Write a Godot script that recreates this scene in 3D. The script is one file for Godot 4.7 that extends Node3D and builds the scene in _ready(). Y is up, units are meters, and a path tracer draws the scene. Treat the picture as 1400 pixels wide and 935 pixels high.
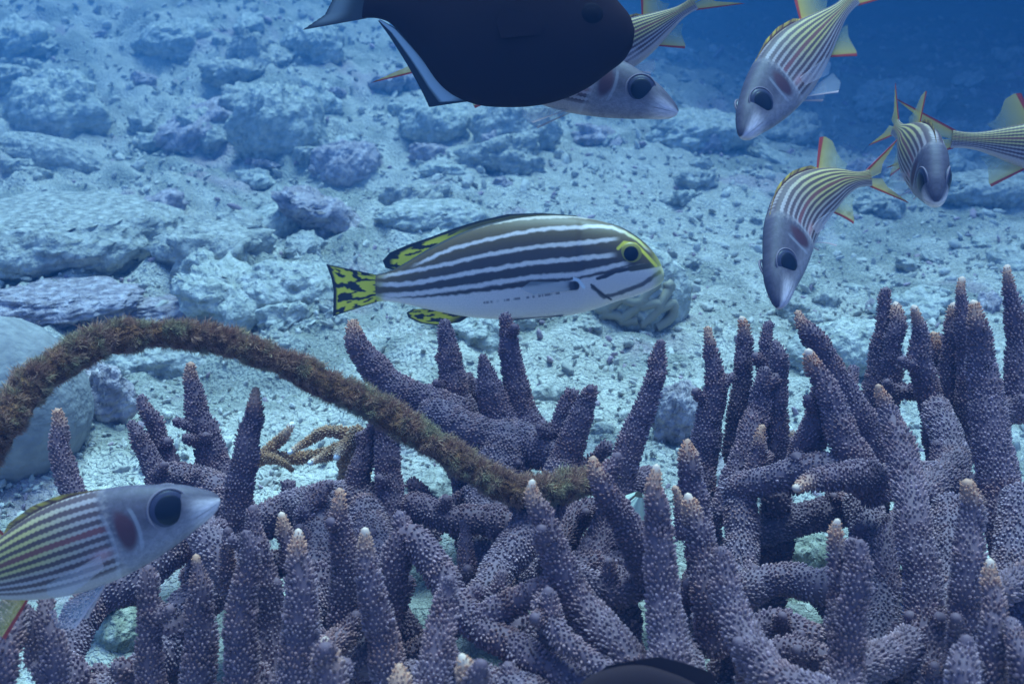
extends Node3D
# A shallow reef flat seen by a diver: staghorn coral thicket in front, rubble and sand behind, fish in the water.

const FOCAL := 1500.0            # lens: pixels of a 1400 x 935 frame
var lens_at := Transform3D()
var rng := RandomNumberGenerator.new()
var mat := {}
var used := {}
var n_big: FastNoiseLite
var n_mid: FastNoiseLite
var n_fine: FastNoiseLite
var n_grit: FastNoiseLite
var nub_mesh: ArrayMesh
var strand_mesh: ArrayMesh

# ---------------------------------------------------------------- helpers
func noise(sd: int, freq: float, octaves := 3, ridged := false) -> FastNoiseLite:
	var n := FastNoiseLite.new()
	n.seed = sd
	n.noise_type = FastNoiseLite.TYPE_SIMPLEX_SMOOTH
	n.frequency = freq
	n.fractal_octaves = octaves
	n.fractal_type = FastNoiseLite.FRACTAL_RIDGED if ridged else FastNoiseLite.FRACTAL_FBM
	return n

func pt(x: float, y: float, d: float) -> Vector3:
	return lens_at * Vector3((x - 700.0) / FOCAL * d, -(y - 467.5) / FOCAL * d, -d)

func numbered(called: String) -> String:
	if not used.has(called):
		used[called] = 0
		return called
	used[called] += 1
	return "%s_%03d" % [called, used[called]]

func thing(called: String, label: String, category: String, at: Vector3, group := "") -> Node3D:
	var o := Node3D.new()
	o.name = numbered(called)
	add_child(o)
	o.position = at
	tag(o, label, category, group)
	return o

func tag(o: Node, label: String, category: String, group := "") -> void:
	o.set_meta("label", label)
	o.set_meta("category", category)
	if group:
		o.set_meta("group", group)

func obj(called: String, m: Mesh, material: Material, parent: Node = self) -> MeshInstance3D:
	var o := MeshInstance3D.new()
	o.name = numbered(called) if parent == self else called
	o.mesh = m
	o.material_override = material
	parent.add_child(o, true)
	return o

func commit(verts: PackedVector3Array, idx: PackedInt32Array, cols := PackedColorArray(), uvs := PackedVector2Array()) -> ArrayMesh:
	var a := []
	a.resize(Mesh.ARRAY_MAX)
	a[Mesh.ARRAY_VERTEX] = verts
	a[Mesh.ARRAY_INDEX] = idx
	if cols.size():
		a[Mesh.ARRAY_COLOR] = cols
	if uvs.size():
		a[Mesh.ARRAY_TEX_UV] = uvs
	var st := SurfaceTool.new()
	st.create_from_arrays(a)
	st.generate_normals()
	return st.commit()

func grid_index(nu: int, nv: int, wrap: bool, flip := false) -> PackedInt32Array:
	var idx := PackedInt32Array()
	var cols := nv if wrap else nv - 1
	idx.resize((nu - 1) * cols * 6)
	var k := 0
	for i in nu - 1:
		for j in cols:
			var a := i * nv + j
			var b := (i + 1) * nv + j
			var c := i * nv + (j + 1) % nv
			var d := (i + 1) * nv + (j + 1) % nv
			if flip:
				idx[k] = a; idx[k + 1] = c; idx[k + 2] = b; idx[k + 3] = b; idx[k + 4] = c; idx[k + 5] = d
			else:
				idx[k] = a; idx[k + 1] = b; idx[k + 2] = c; idx[k + 3] = b; idx[k + 4] = d; idx[k + 5] = c
			k += 6
	return idx

func piece(keys: Array, x: float) -> float:
	# piecewise smooth interpolation through [x, y] keys
	if x <= keys[0][0]:
		return keys[0][1]
	for i in keys.size() - 1:
		var x1: float = keys[i + 1][0]
		if x <= x1:
			var x0: float = keys[i][0]
			var t := (x - x0) / (x1 - x0)
			var y0: float = keys[i][1]
			var y1: float = keys[i + 1][1]
			var span := x1 - x0
			var m0 := (y1 - y0) / span
			var m1 := m0
			if i > 0:
				m0 = (y1 - float(keys[i - 1][1])) / (x1 - float(keys[i - 1][0]))
			if i < keys.size() - 2:
				m1 = (float(keys[i + 2][1]) - y0) / (float(keys[i + 2][0]) - x0)
			var t2 := t * t
			var t3 := t2 * t
			return (2 * t3 - 3 * t2 + 1) * y0 + (t3 - 2 * t2 + t) * m0 * span + (3 * t2 - 2 * t3) * y1 + (t3 - t2) * m1 * span
	return keys[-1][1]

func catmull(p: Array, step: float) -> Array:
	# p: [Vector3, radius] pairs; returns [points, radii] evenly spaced
	var pts := PackedVector3Array()
	var rad := PackedFloat32Array()
	for i in p.size() - 1:
		var a: Vector3 = p[maxi(i - 1, 0)][0]
		var b: Vector3 = p[i][0]
		var c: Vector3 = p[i + 1][0]
		var d: Vector3 = p[mini(i + 2, p.size() - 1)][0]
		var n := maxi(2, int(ceil(b.distance_to(c) / step)))
		for k in n:
			var t := float(k) / n
			pts.append(b.cubic_interpolate(c, a, d, t))
			rad.append(cubic_interpolate(p[i][1], p[i + 1][1], p[maxi(i - 1, 0)][1], p[mini(i + 2, p.size() - 1)][1], t))
	pts.append(p[-1][0])
	rad.append(p[-1][1])
	return [pts, rad]

func frames(pts: PackedVector3Array) -> Array:
	var tan := PackedVector3Array()
	var side := PackedVector3Array()
	var n := pts.size()
	var ref := Vector3(0.31, 0.17, 0.93).normalized()
	for i in n:
		var t := (pts[mini(i + 1, n - 1)] - pts[maxi(i - 1, 0)]).normalized()
		ref = (ref - t * ref.dot(t)).normalized()
		tan.append(t)
		side.append(ref)
	return [tan, side]

func tex_noise(sd: int, freq: float, lo: Color, hi: Color, mid := Color(0, 0, 0, 0), oct := 5, size := 512) -> NoiseTexture2D:
	var t := NoiseTexture2D.new()
	t.width = size
	t.height = size
	t.seamless = true
	t.noise = noise(sd, freq, oct)
	t.normalize = true
	var g := Gradient.new()
	g.offsets = PackedFloat32Array([0.22, 0.5, 0.8]) if mid.a > 0 else PackedFloat32Array([0.25, 0.75])
	g.colors = PackedColorArray([lo, mid, hi]) if mid.a > 0 else PackedColorArray([lo, hi])
	t.color_ramp = g
	return t

func lin(r: float, g: float, b: float) -> Color:
	return Color(r, g, b).linear_to_srgb()

# ---------------------------------------------------------------- the seabed
func seabed_height(x: float, z: float) -> float:
	var back := -z
	var y := 0.0
	# rubble bank rising behind on one side, flat floor running out to open water on the other
	var rise := maxf(0.0, back - 2.0)
	y += 0.20 * rise * rise / (rise + 0.5) * smoothstep(1.0, -0.3, x) / (1.0 + 0.06 * rise)
	var rough := 0.35 + 0.65 * smoothstep(0.1, -0.5, x + 0.12 * (back - 2.0)) 
	rough = maxf(rough, 0.75 * smoothstep(2.3, 3.3, back))
	rough *= smoothstep(0.7, 1.8, back) * 0.85 + 0.15
	y += n_big.get_noise_2d(x, z) * 0.10 * rough
	y += n_mid.get_noise_2d(x, z) * 0.055 * rough
	y += n_fine.get_noise_2d(x, z) * 0.026 * (0.35 + 0.65 * rough)
	y += n_grit.get_noise_2d(x, z) * 0.008
	return y

func ground_hit(px: float, py: float) -> Vector3:
	var o := lens_at.origin
	var dir := (pt(px, py, 1.0) - o)
	var t := 0.8
	while t < 14.0:
		var p := o + dir * t
		if p.y < seabed_height(p.x, p.z):
			return p
		t += 0.02
	return o + dir * 14.0

func build_seabed() -> void:
	var xs := PackedFloat32Array()
	var zs := PackedFloat32Array()
	var nx := 420
	for i in nx:
		var u := 2.0 * i / (nx - 1) - 1.0
		xs.append(sinh(u * 3.2) / sinh(3.2) * 16.0)
	var z := 1.5
	while z > -24.0:
		zs.append(z)
		z -= 0.05 if z > -0.7 else 0.011 * maxf(1.0, (-z - 0.7) * 0.55 + 0.45)
	var nz := zs.size()
	var v := PackedVector3Array()
	var c := PackedColorArray()
	v.resize(nx * nz)
	c.resize(nx * nz)
	var patch := noise(71, 1.1, 4)
	var blot := noise(72, 6.0, 4)
	var speck := noise(73, 22.0, 4)
	for j in nz:
		for i in nx:
			var x := xs[i]
			var zz := zs[j]
			v[j * nx + i] = Vector3(x, seabed_height(x, zz), zz)
			# bare sand, algal turf and pink coralline crust by patches
			var turf := smoothstep(-0.05, 0.35, blot.get_noise_2d(x, zz) * 0.8 + patch.get_noise_2d(x, zz) * 0.9 - 0.12 + 0.34 * smoothstep(0.2, -0.8, x) )
			turf = clampf(turf + 0.35 * smoothstep(2.6, 4.0, -zz), 0.0, 1.0)
			turf = maxf(turf * 0.9, smoothstep(2.7, 4.2, -zz + 0.4 * x) * 0.85 * smoothstep(-0.6, 0.6, x))  # beyond the patches, the far right ground is toned darker as a whole
			var pink := smoothstep(0.25, 0.5, patch.get_noise_2d(x * 2.3 + 40.0, zz * 2.3))
			var col := Color(0.56, 0.535, 0.47).lerp(Color(0.33, 0.33, 0.285), turf)
			col = col.lerp(Color(0.42, 0.31, 0.36), pink * 0.6)
			col *= 0.84 + 0.32 * smoothstep(-0.35, 0.35, speck.get_noise_2d(x, zz))
			c[j * nx + i] = col
	var m := commit(v, grid_index(nz, nx, false, true), c)
	var o := obj("seabed", m, mat.sand)
	o.set_meta("kind", "structure")
	o.set_meta("label", "pale sand and coral rubble seabed with patches of algal turf")

# ---------------------------------------------------------------- rocks
func rock_mesh(sd: int, rough: float, flat := 0.0, fine := 40, lumps := 2.2) -> ArrayMesh:
	var s := SphereMesh.new()
	s.radius = 1.0
	s.height = 2.0
	s.radial_segments = fine * 2
	s.rings = fine
	var a := s.get_mesh_arrays()
	var v: PackedVector3Array = a[Mesh.ARRAY_VERTEX]
	var n1 := noise(sd, lumps * 0.5, 3)
	var n2 := noise(sd + 1, lumps * 1.9, 4, true)
	var n3 := noise(sd + 2, lumps * 6.0, 3)
	for i in v.size():
		var p := v[i]
		var q := p * Vector3(1.0, 0.45, 1.0)
		var k := 1.0 + rough * (0.62 * n1.get_noise_3dv(q) + 0.22 * n2.get_noise_3dv(q) + 0.14 * n3.get_noise_3dv(q))
		p *= k
		if flat > 0.0 and p.y > 1.0 - flat:
			p.y = 1.0 - flat + (p.y - 1.0 + flat) * 0.22
		v[i] = p
	var cl := PackedColorArray()
	return commit(v, a[Mesh.ARRAY_INDEX], cl)

func rock(called: String, label: String, m: Mesh, material: Material, px: float, py: float, wpx: float, hpx: float, deep := 0.9, turn := 0.0, tilt := 0.0, group := "") -> MeshInstance3D:
	# px, py: where its front foot meets the seabed; wpx, hpx: how large it looks there
	var g := ground_hit(px, py)
	var d := (lens_at.affine_inverse() * g).z * -1.0
	var w := wpx / FOCAL * d * 0.5
	var h := hpx / FOCAL * d * 0.5
	var o := obj(called, m, material)
	o.position = Vector3(g.x, g.y + h * 0.45, g.z - w * deep * 0.7)
	o.basis = Basis.from_euler(Vector3(0, turn, tilt)) * Basis.from_scale(Vector3(w, h, w * deep))
	tag(o, label, "rock" if not called.contains("coral") else "coral", group)
	return o

func build_rocks() -> void:
	var T: Material = mat.turf_rock
	var P: Material = mat.pale_rock
	var K: Material = mat.pink_rock
	rock("boulder", "round turf-covered boulder above the long smooth rock", rock_mesh(11, 0.5), T, 65, 188, 135, 105, 0.9, 0.4)
	rock("boulder", "long smooth rock lying below the round turf-covered boulder", rock_mesh(12, 0.3, 0, 36, 1.2), P, 62, 232, 150, 52, 0.5, 0.1, -0.25)
	rock("rock_slab", "broad flat-topped slab with a knobbly overhanging front edge", rock_mesh(13, 0.3, 0.42, 56, 3.4), P, 40, 378, 350, 130, 0.75, 0.2)
	rock("boulder", "craggy boulder pitted with holes beside the dark fish's tail", rock_mesh(14, 0.55), T, 375, 208, 125, 112, 0.9, 1.0)
	rock("boulder", "dark block leaning against the craggy pitted boulder", rock_mesh(15, 0.5), K, 472, 252, 100, 70, 0.8, 0.7)
	rock("boulder", "wedge of broken reef rock tilted up on the sand", rock_mesh(16, 0.45, 0.3, 36, 1.5), T, 375, 322, 112, 56, 0.55, 0.5, 0.35)
	rock("boulder", "low hummock of rubble rock behind the striped fish's tail", rock_mesh(17, 0.5), T, 385, 428, 150, 76, 0.8, 0.2)
	rock("boulder", "small upright stone in front of the flat-topped slab", rock_mesh(18, 0.5), T, 272, 392, 68, 62, 0.8, 1.8)
	rock("rock_ledge", "low mauve ledge of coralline crust under the slab", rock_mesh(19, 0.5, 0.3, 44, 3.0), K, 70, 440, 230, 50, 0.6, 0.05)
	rock("rock_ledge", "thin mauve coralline ledge next to the algae rope's arch", rock_mesh(20, 0.5, 0.3, 40, 2.6), K, 205, 440, 180, 38, 0.6, -0.1)
	rock("boulder", "pale crusted boulder below the dark fish's belly", rock_mesh(21, 0.5), P, 705, 205, 130, 84, 0.8, 2.2)
	rock("boulder", "large dim boulder below the dark fish's anal fin", rock_mesh(22, 0.5), T, 590, 190, 110, 66, 0.8, 1.3)
	rock("boulder", "grey rock under the algae rope's arch with a shaded overhang", rock_mesh(23, 0.45, 0.2), P, 225, 522, 170, 62, 0.5, 0.2)
	rock("boulder", "knobbly mauve stone between the smooth coral head and the overhang rock", rock_mesh(24, 0.6, 0, 40, 3.5), K, 135, 572, 80, 90, 0.7, 0.2)
	rock("boulder", "mauve stone standing behind the tall curved coral finger", rock_mesh(25, 0.5), K, 930, 600, 92, 95, 0.7, 0.9)
	rock("boulder", "dim round rock behind the leaning coral fingers", rock_mesh(26, 0.4), T, 1165, 515, 160, 92, 0.7, 0.3)
	rock("boulder", "flat pale rock on the sand below the fish facing us", rock_mesh(27, 0.45, 0.35), P, 1365, 284, 165, 62, 0.6, 0.1)
	rock("boulder", "rough grey rock capped with turf at the top of the bank", rock_mesh(28, 0.55), T, 235, 78, 110, 62, 0.8, 0.6)
	rock("boulder", "dark craggy rock near the dark fish's tail tip", rock_mesh(29, 0.6), T, 425, 82, 90, 66, 0.8, 1.7)
	rock("boulder", "tall thin crag standing on the rubble bank", rock_mesh(30, 0.55, 0, 40, 2.6), P, 338, 108, 50, 82, 0.7, 0.5)
	rock("boulder", "long low crag half sunk in the rubble behind the striped fish", rock_mesh(31, 0.5, 0.2), T, 590, 316, 150, 48, 0.6, 0.1)
	rock("boulder", "pale oval stone half buried in open sand near the coral fan", rock_mesh(32, 0.3, 0, 30, 1.2), P, 752, 548, 52, 26, 0.7, 0.2)
	rock("boulder", "small round stone on open sand by the tall curved coral finger", rock_mesh(33, 0.3, 0, 30, 1.2), P, 826, 598, 34, 22, 0.8, 0.2)
	rock("boulder", "dim hummock of rock above the head-down fish near the dark water", rock_mesh(34, 0.5), T, 960, 205, 150, 60, 0.8, 0.5)
	rock("boulder", "dark crag in the shaded water behind the fish facing us", rock_mesh(35, 0.6), T, 1240, 165, 130, 70, 0.8, 0.9)
	rock("boulder", "pale greenish stone seen through the gap in the coral under the near striped fish", rock_mesh(36, 0.4, 0, 30), mat.green_rock, 165, 890, 75, 62, 0.8, 0.3)
	rock("boulder", "pale stone seen through the coral gap below the algae rope", rock_mesh(37, 0.45, 0, 30), P, 590, 702, 95, 62, 0.8, 0.3)
	rock("boulder", "greenish ring-shaped rubble piece seen through the hole in the coral thicket", rock_mesh(38, 0.5, 0, 30), mat.green_rock, 1110, 785, 85, 62, 0.8, 0.3)
	rock("boulder", "yellowish rubble piece deep under the coral arch beside the lumpy stubs", rock_mesh(39, 0.4, 0, 30), mat.green_rock, 1065, 850, 90, 34, 0.8, 0.3)
	# smooth massive coral head behind the rope
	var head := obj("massive_coral_head", rock_mesh(40, 0.16, 0, 40, 1.0), mat.smooth_coral)
	head.position = pt(-14, 556, 1.25)
	head.scale = Vector3(0.108, 0.104, 0.10)
	tag(head, "big smooth pale coral head half hidden by the algae rope", "coral")
	# scattered loose stones
	var kinds := []
	for k in 7:
		kinds.append(rock_mesh(100 + k * 5, 1.0, 0.0 if k % 2 else 0.25, 22, 2.4))
	var tones := [T, P, P, K, T, P]
	rng.seed = 5
	for k in 210:
		var px := rng.randf_range(-60, 1460)
		var py := 10.0 + 440.0 * pow(rng.randf(), 0.9)
		var big := rng.randf_range(0.018, 0.055) * (1.0 if rng.randf() < 0.8 else 1.7)
		if px > 700 and py > 250:
			big *= 0.5
		var g := ground_hit(px, py)
		var o := obj("loose_stone", kinds[k % 7], tones[rng.randi() % 6])
		o.position = g + Vector3(0, big * 0.12, 0)
		o.basis = Basis.from_euler(Vector3(rng.randf_range(-0.4, 0.4), rng.randf() * TAU, rng.randf_range(-0.4, 0.4))) * Basis.from_scale(Vector3(big, big * rng.randf_range(0.4, 0.75), big * rng.randf_range(0.55, 1.0)))
		var tone_word: String = {T: "dark turf-covered", P: "pale bare", K: "mauve crusted"}[o.material_override]
		tag(o, "small %s stone lying loose on the rubble seabed" % tone_word, "rock", "loose %s stones on the seabed" % tone_word)
	# fine rubble, past counting
	var mm := MultiMesh.new()
	mm.transform_format = MultiMesh.TRANSFORM_3D
	mm.use_colors = true
	mm.mesh = rock_mesh(300, 0.95, 0, 8, 2.6)
	var many := 26000
	mm.instance_count = many
	for k in many:
		var back := 1.0 + 5.0 * pow(rng.randf(), 1.7)
		var x := rng.randf_range(-0.75, 0.75) * (back + 0.3)
		var r := rng.randf_range(0.0014, 0.0042) * (1.0 + 1.0 * float(rng.randf() < 0.1)) * (0.25 + 0.4 * back)
		var y := seabed_height(x, -back)
		var b := Basis.from_euler(Vector3(rng.randf() * TAU, rng.randf() * TAU, rng.randf() * TAU)) * Basis.from_scale(Vector3(r * rng.randf_range(0.9, 2.3), r * rng.randf_range(0.4, 0.9), r))
		mm.set_instance_transform(k, Transform3D(b, Vector3(x, y + r * 0.2, -back)))
		var w := rng.randf()
		var tone := rng.randf_range(0.32, 0.58)
		mm.set_instance_color(k, Color(tone, tone * 0.95, tone * 0.84) if w < 0.92 else Color(tone * 0.8, tone * 0.6, tone * 0.68))
	var o := MultiMeshInstance3D.new()
	o.name = "coral_rubble"
	o.multimesh = mm
	o.material_override = mat.rubble
	add_child(o)
	o.set_meta("kind", "stuff")
	tag(o, "fine broken coral rubble strewn over the sand", "rubble")

func build_shade_ledge() -> void:
	# added ledge out of view, put there to shade the far flat and water
	var t := thing("added_shade_ledge", "added unseen rock ledge that shades the far sand flat", "reef", Vector3(4.6, 0, -8.6))
	var a := obj("overhang", rock_mesh(801, 0.3, 0.3, 40, 2.0), mat.turf_rock, t)
	a.position = Vector3(-0.6, 1.9, 1.8)
	a.scale = Vector3(4.2, 0.4, 4.4)
	var b := obj("wall", rock_mesh(802, 0.35, 0.2, 40, 2.4), mat.turf_rock, t)
	b.position = Vector3(0.3, 0.5, -1.6)
	b.scale = Vector3(3.6, 1.6, 1.4)

func build_added_haze() -> void:
	# added haze volume, set only behind the coral to veil the far ground
	var f := FogVolume.new()
	f.name = "added_haze"
	f.shape = RenderingServer.FOG_VOLUME_SHAPE_BOX
	f.size = Vector3(34, 2.6, 22)
	f.position = Vector3(0, 0.8, -1.55 - 11.0)
	var m := FogMaterial.new()
	m.density = 0.19
	m.albedo = lin(0.12, 0.45, 0.95)
	f.material = m
	add_child(f)
	f.set_meta("kind", "stuff")
	f.set_meta("label", "added blue haze in the water over the rubble flat")
	f.set_meta("category", "haze")

func build_brain_coral() -> void:
	var g := ground_hit(868, 452)
	var t := thing("ridged_coral_head", "brown coral head with wavy ridges behind the striped fish's mouth", "coral", g)
	var m := obj("head", rock_mesh(51, 0.3, 0, 40, 1.6), mat.turf_rock, t)
	m.scale = Vector3(0.075, 0.085, 0.07)
	m.position = Vector3(0.01, 0.03, -0.05)
	rng.seed = 77
	for k in 5:
		var p := []
		var a0 := -0.9 + k * 0.34
		for i in 7:
			var el := -0.15 + i * 0.11 + 0.1 * sin(i * 2.0 + k)
			var az := a0 + 0.22 * sin(i * 1.7 + k * 1.3)
			var dir := Vector3(sin(az) * cos(el), sin(el), cos(az) * cos(el))
			p.append([m.position + dir * Vector3(0.075, 0.085, 0.070), 0.0075])
		var s := catmull(p, 0.004)
		obj("ridge", tube(s[0], s[1], 8, 0.12, k), mat.ridge, t)

func tube(pts: PackedVector3Array, rad: PackedFloat32Array, sides: int, wob := 0.0, sd := 0, cols := PackedColorArray(), rounded := true) -> ArrayMesh:
	var fr := frames(pts)
	var n := pts.size()
	var v := PackedVector3Array()
	var c := PackedColorArray()
	var nz := noise(sd + 500, 90.0, 2)
	for i in n:
		var t: Vector3 = fr[0][i]
		var a: Vector3 = fr[1][i]
		var b := t.cross(a)
		for j in sides:
			var th := TAU * j / sides
			var dir := a * cos(th) + b * sin(th)
			var r := rad[i]
			if wob > 0.0:
				r *= 1.0 + wob * nz.get_noise_3dv(pts[i] + dir * r)
			v.append(pts[i] + dir * r)
			if cols.size():
				c.append(cols[i])
	var idx := grid_index(n, sides, true)
	if rounded:
		var tip: Vector3 = pts[n - 1] + fr[0][n - 1] * rad[n - 1] * 0.6
		v.append(tip)
		if cols.size():
			c.append(cols[n - 1])
		for j in sides:
			idx.append_array(PackedInt32Array([(n - 1) * sides + j, v.size() - 1, (n - 1) * sides + (j + 1) % sides]))
	return commit(v, idx, c)

# ---------------------------------------------------------------- staghorn coral
func make_nub() -> ArrayMesh:
	# one corallite: a short tube with a rounded pale rim and a dark cup, axis +Y, 1 high
	var v := PackedVector3Array()
	var c := PackedColorArray()
	var prof := [[0.0, 0.64, 0.9], [0.45, 0.60, 0.95], [0.8, 0.54, 1.05], [1.0, 0.36, 1.15], [0.94, 0.14, 0.95]]
	for p in prof:
		for j in 6:
			var th := TAU * j / 6
			v.append(Vector3(cos(th) * p[1], p[0], -sin(th) * p[1]))
			c.append(Color(p[2], p[2], p[2]))
	return commit(v, grid_index(prof.size(), 6, true), c)

func branch(root: Node3D, spec: Array, pal: Dictionary, sd: int, space := 0.0031) -> void:
	# spec: [tip kind, x, y, depth, radius, ...] from base to tip; tip kind 0 plain, 1 tan, 2 tan with a white end, 3 broken
	var p := []
	var k := 1
	while k < spec.size():
		var d: float = spec[k + 2]
		var rp: float = spec[k + 3]
		if rp > 24.0:
			rp = 24.0 + (rp - 24.0) * 0.5
		p.append([pt(spec[k], spec[k + 1], d) - root.position, rp / FOCAL * d * 0.8])
		k += 4
	# thick plain-ended limbs take a slightly paler palette than the fingers
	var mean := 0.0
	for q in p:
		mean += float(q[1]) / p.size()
	if int(spec[0]) == 0 and pal.has("heavy") and mean > 0.0115 and p[-1][1] > 0.006:
		branch_at(root, p, 0, pal.heavy, sd, space)
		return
	branch_at(root, p, int(spec[0]), pal, sd, space)

func branch_at(root: Node3D, p: Array, tip_kind: int, pal: Dictionary, sd: int, space: float) -> void:
	var s := catmull(p, 0.004)
	var pts: PackedVector3Array = s[0]
	var rad: PackedFloat32Array = s[1]
	var n := pts.size()
	# rounded ends
	if rad[n - 1] > 0.0035 and tip_kind == 0:
		var dir := (pts[n - 1] - pts[n - 2]).normalized()
		var c0 := pts[n - 1]
		var r0 := rad[n - 1]
		for k in range(1, 5):
			pts.append(c0 + dir * r0 * sin(k * 0.36))
			rad.append(r0 * cos(k * 0.36))
	var dir0 := (pts[0] - pts[1]).normalized()
	var first := pts[0]
	var r1 := rad[0]
	for k in range(1, 5):
		pts.insert(0, first + dir0 * r1 * 0.8 * sin(k * 0.36))
		rad.insert(0, r1 * cos(k * 0.36))
	n = pts.size()
	var wav := noise(sd, 22.0, 2)
	for i in n:
		var q := float(i) / maxi(1, n - 1)
		pts[i] += Vector3(wav.get_noise_3dv(pts[i]), 0.4 * wav.get_noise_3dv(pts[i] + Vector3(3, 0, 0)), wav.get_noise_3dv(pts[i] + Vector3(0, 7, 0))) * 0.006 * q
		rad[i] *= 1.0 + 0.13 * wav.get_noise_3dv(pts[i] * 1.7 + Vector3(9, 9, 0))
		rad[i] = maxf(rad[i], 0.0016)
	var long := 0.0
	var along := PackedFloat32Array()
	for i in n:
		along.append(long)
		if i < n - 1:
			long += pts[i].distance_to(pts[i + 1])
	var body: Color = pal.body
	var tipc: Color = pal.tip
	var cols := PackedColorArray()
	for i in n:
		var fade := 0.0
		if tip_kind > 0:
			fade = 1.0 - smoothstep(0.002, 0.022 if tip_kind < 3 else 0.004, long - along[i])
		var cc := body.lerp(tipc * 0.8, fade)
		if tip_kind == 2 and long - along[i] < 0.0026:
			cc = pal.end
		cols.append(cc)
	var b := obj("branch", tube(pts, rad, 14, 0.06, sd, cols), mat.coral, root)
	# corallites in staggered rows, leaning towards the tip
	var fr := frames(pts)
	var xf := []
	var xc := []
	var at := 0.0
	var i := 0
	var row := 0
	rng.seed = sd * 31 + 7
	var stop := long - (0.0022 if tip_kind == 2 else 0.0006)
	while at < stop:
		while i < n - 2 and along[i + 1] < at:
			i += 1
		var f := clampf((at - along[i]) / maxf(1e-5, along[i + 1] - along[i]), 0, 1)
		var c := pts[i].lerp(pts[i + 1], f)
		var r := lerpf(rad[i], rad[i + 1], f)
		var t: Vector3 = fr[0][i]
		var a: Vector3 = fr[1][i]
		var bb := t.cross(a)
		var around := maxi(5, int(round(TAU * r / (space * clampf(r / 0.0062, 0.6, 1.0)))))
		var off := 0.5 * (row % 2)
		var slope := clampf((rad[i + 1] - rad[i]) / maxf(1e-5, along[i + 1] - along[i]), -3.0, 3.0)
		for j in around:
			var th := TAU * (j + off + rng.randf_range(-0.28, 0.28)) / around
			var dir := a * cos(th) + bb * sin(th)
			var lean := rng.randf_range(0.5, 1.0)
			var ax := (dir - t * slope + t * (lean + 1.2 * smoothstep(0.012, 0.0, long - at)) * float(slope < 0.4)).normalized()
			if rng.randf() < 0.05:
				continue
			var small := clampf(r / 0.0062, 0.45, 1.0) * (1.0 + 0.35 * wav.get_noise_3dv((c + dir * r) * 5.0))
			var sz := small * space * rng.randf_range(0.78, 1.12)
			var hi := small * space * rng.randf_range(0.6, 0.98) * (0.75 + 0.35 * clampf(1.0 - r / 0.03, 0, 1))
			var fat := lerpf(0.48, 0.62, smoothstep(0.010, 0.02, r))
			var zz := ax.cross(a if absf(ax.dot(a)) < 0.8 else bb).normalized()
			var xx := ax.cross(zz)
			xf.append(Transform3D(Basis(xx * sz * fat, ax * hi, zz * sz * fat), c + t * rng.randf_range(-0.3, 0.3) * space + dir * r * 0.97))
			var q := rng.randf()
			var cc: Color = pal.nub_a.lerp(pal.nub_b, q)
			if tip_kind > 0:
				cc = cc.lerp(tipc, 1.0 - smoothstep(0.002, 0.024 if tip_kind < 3 else 0.004, long - at))
			cc = cc.lerp(cc * Color(1.15, 0.92, 0.74), clampf(wav.get_noise_3dv(c * 2.0) + 0.3, 0.0, 1.0))
			xc.append(cc * rng.randf_range(0.8, 1.2))
		at += space * 0.9 / sqrt(1.0 + slope * slope)
		row += 1
	var mm := MultiMesh.new()
	mm.transform_format = MultiMesh.TRANSFORM_3D
	mm.use_colors = true
	mm.mesh = nub_mesh
	mm.instance_count = xf.size()
	for q in xf.size():
		mm.set_instance_transform(q, xf[q])
		mm.set_instance_color(q, xc[q])
	var mi := MultiMeshInstance3D.new()
	mi.name = "corallites"
	mi.multimesh = mm
	mi.material_override = mat.coral
	mi.set_meta("kind", "stuff")
	b.add_child(mi)

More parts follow.
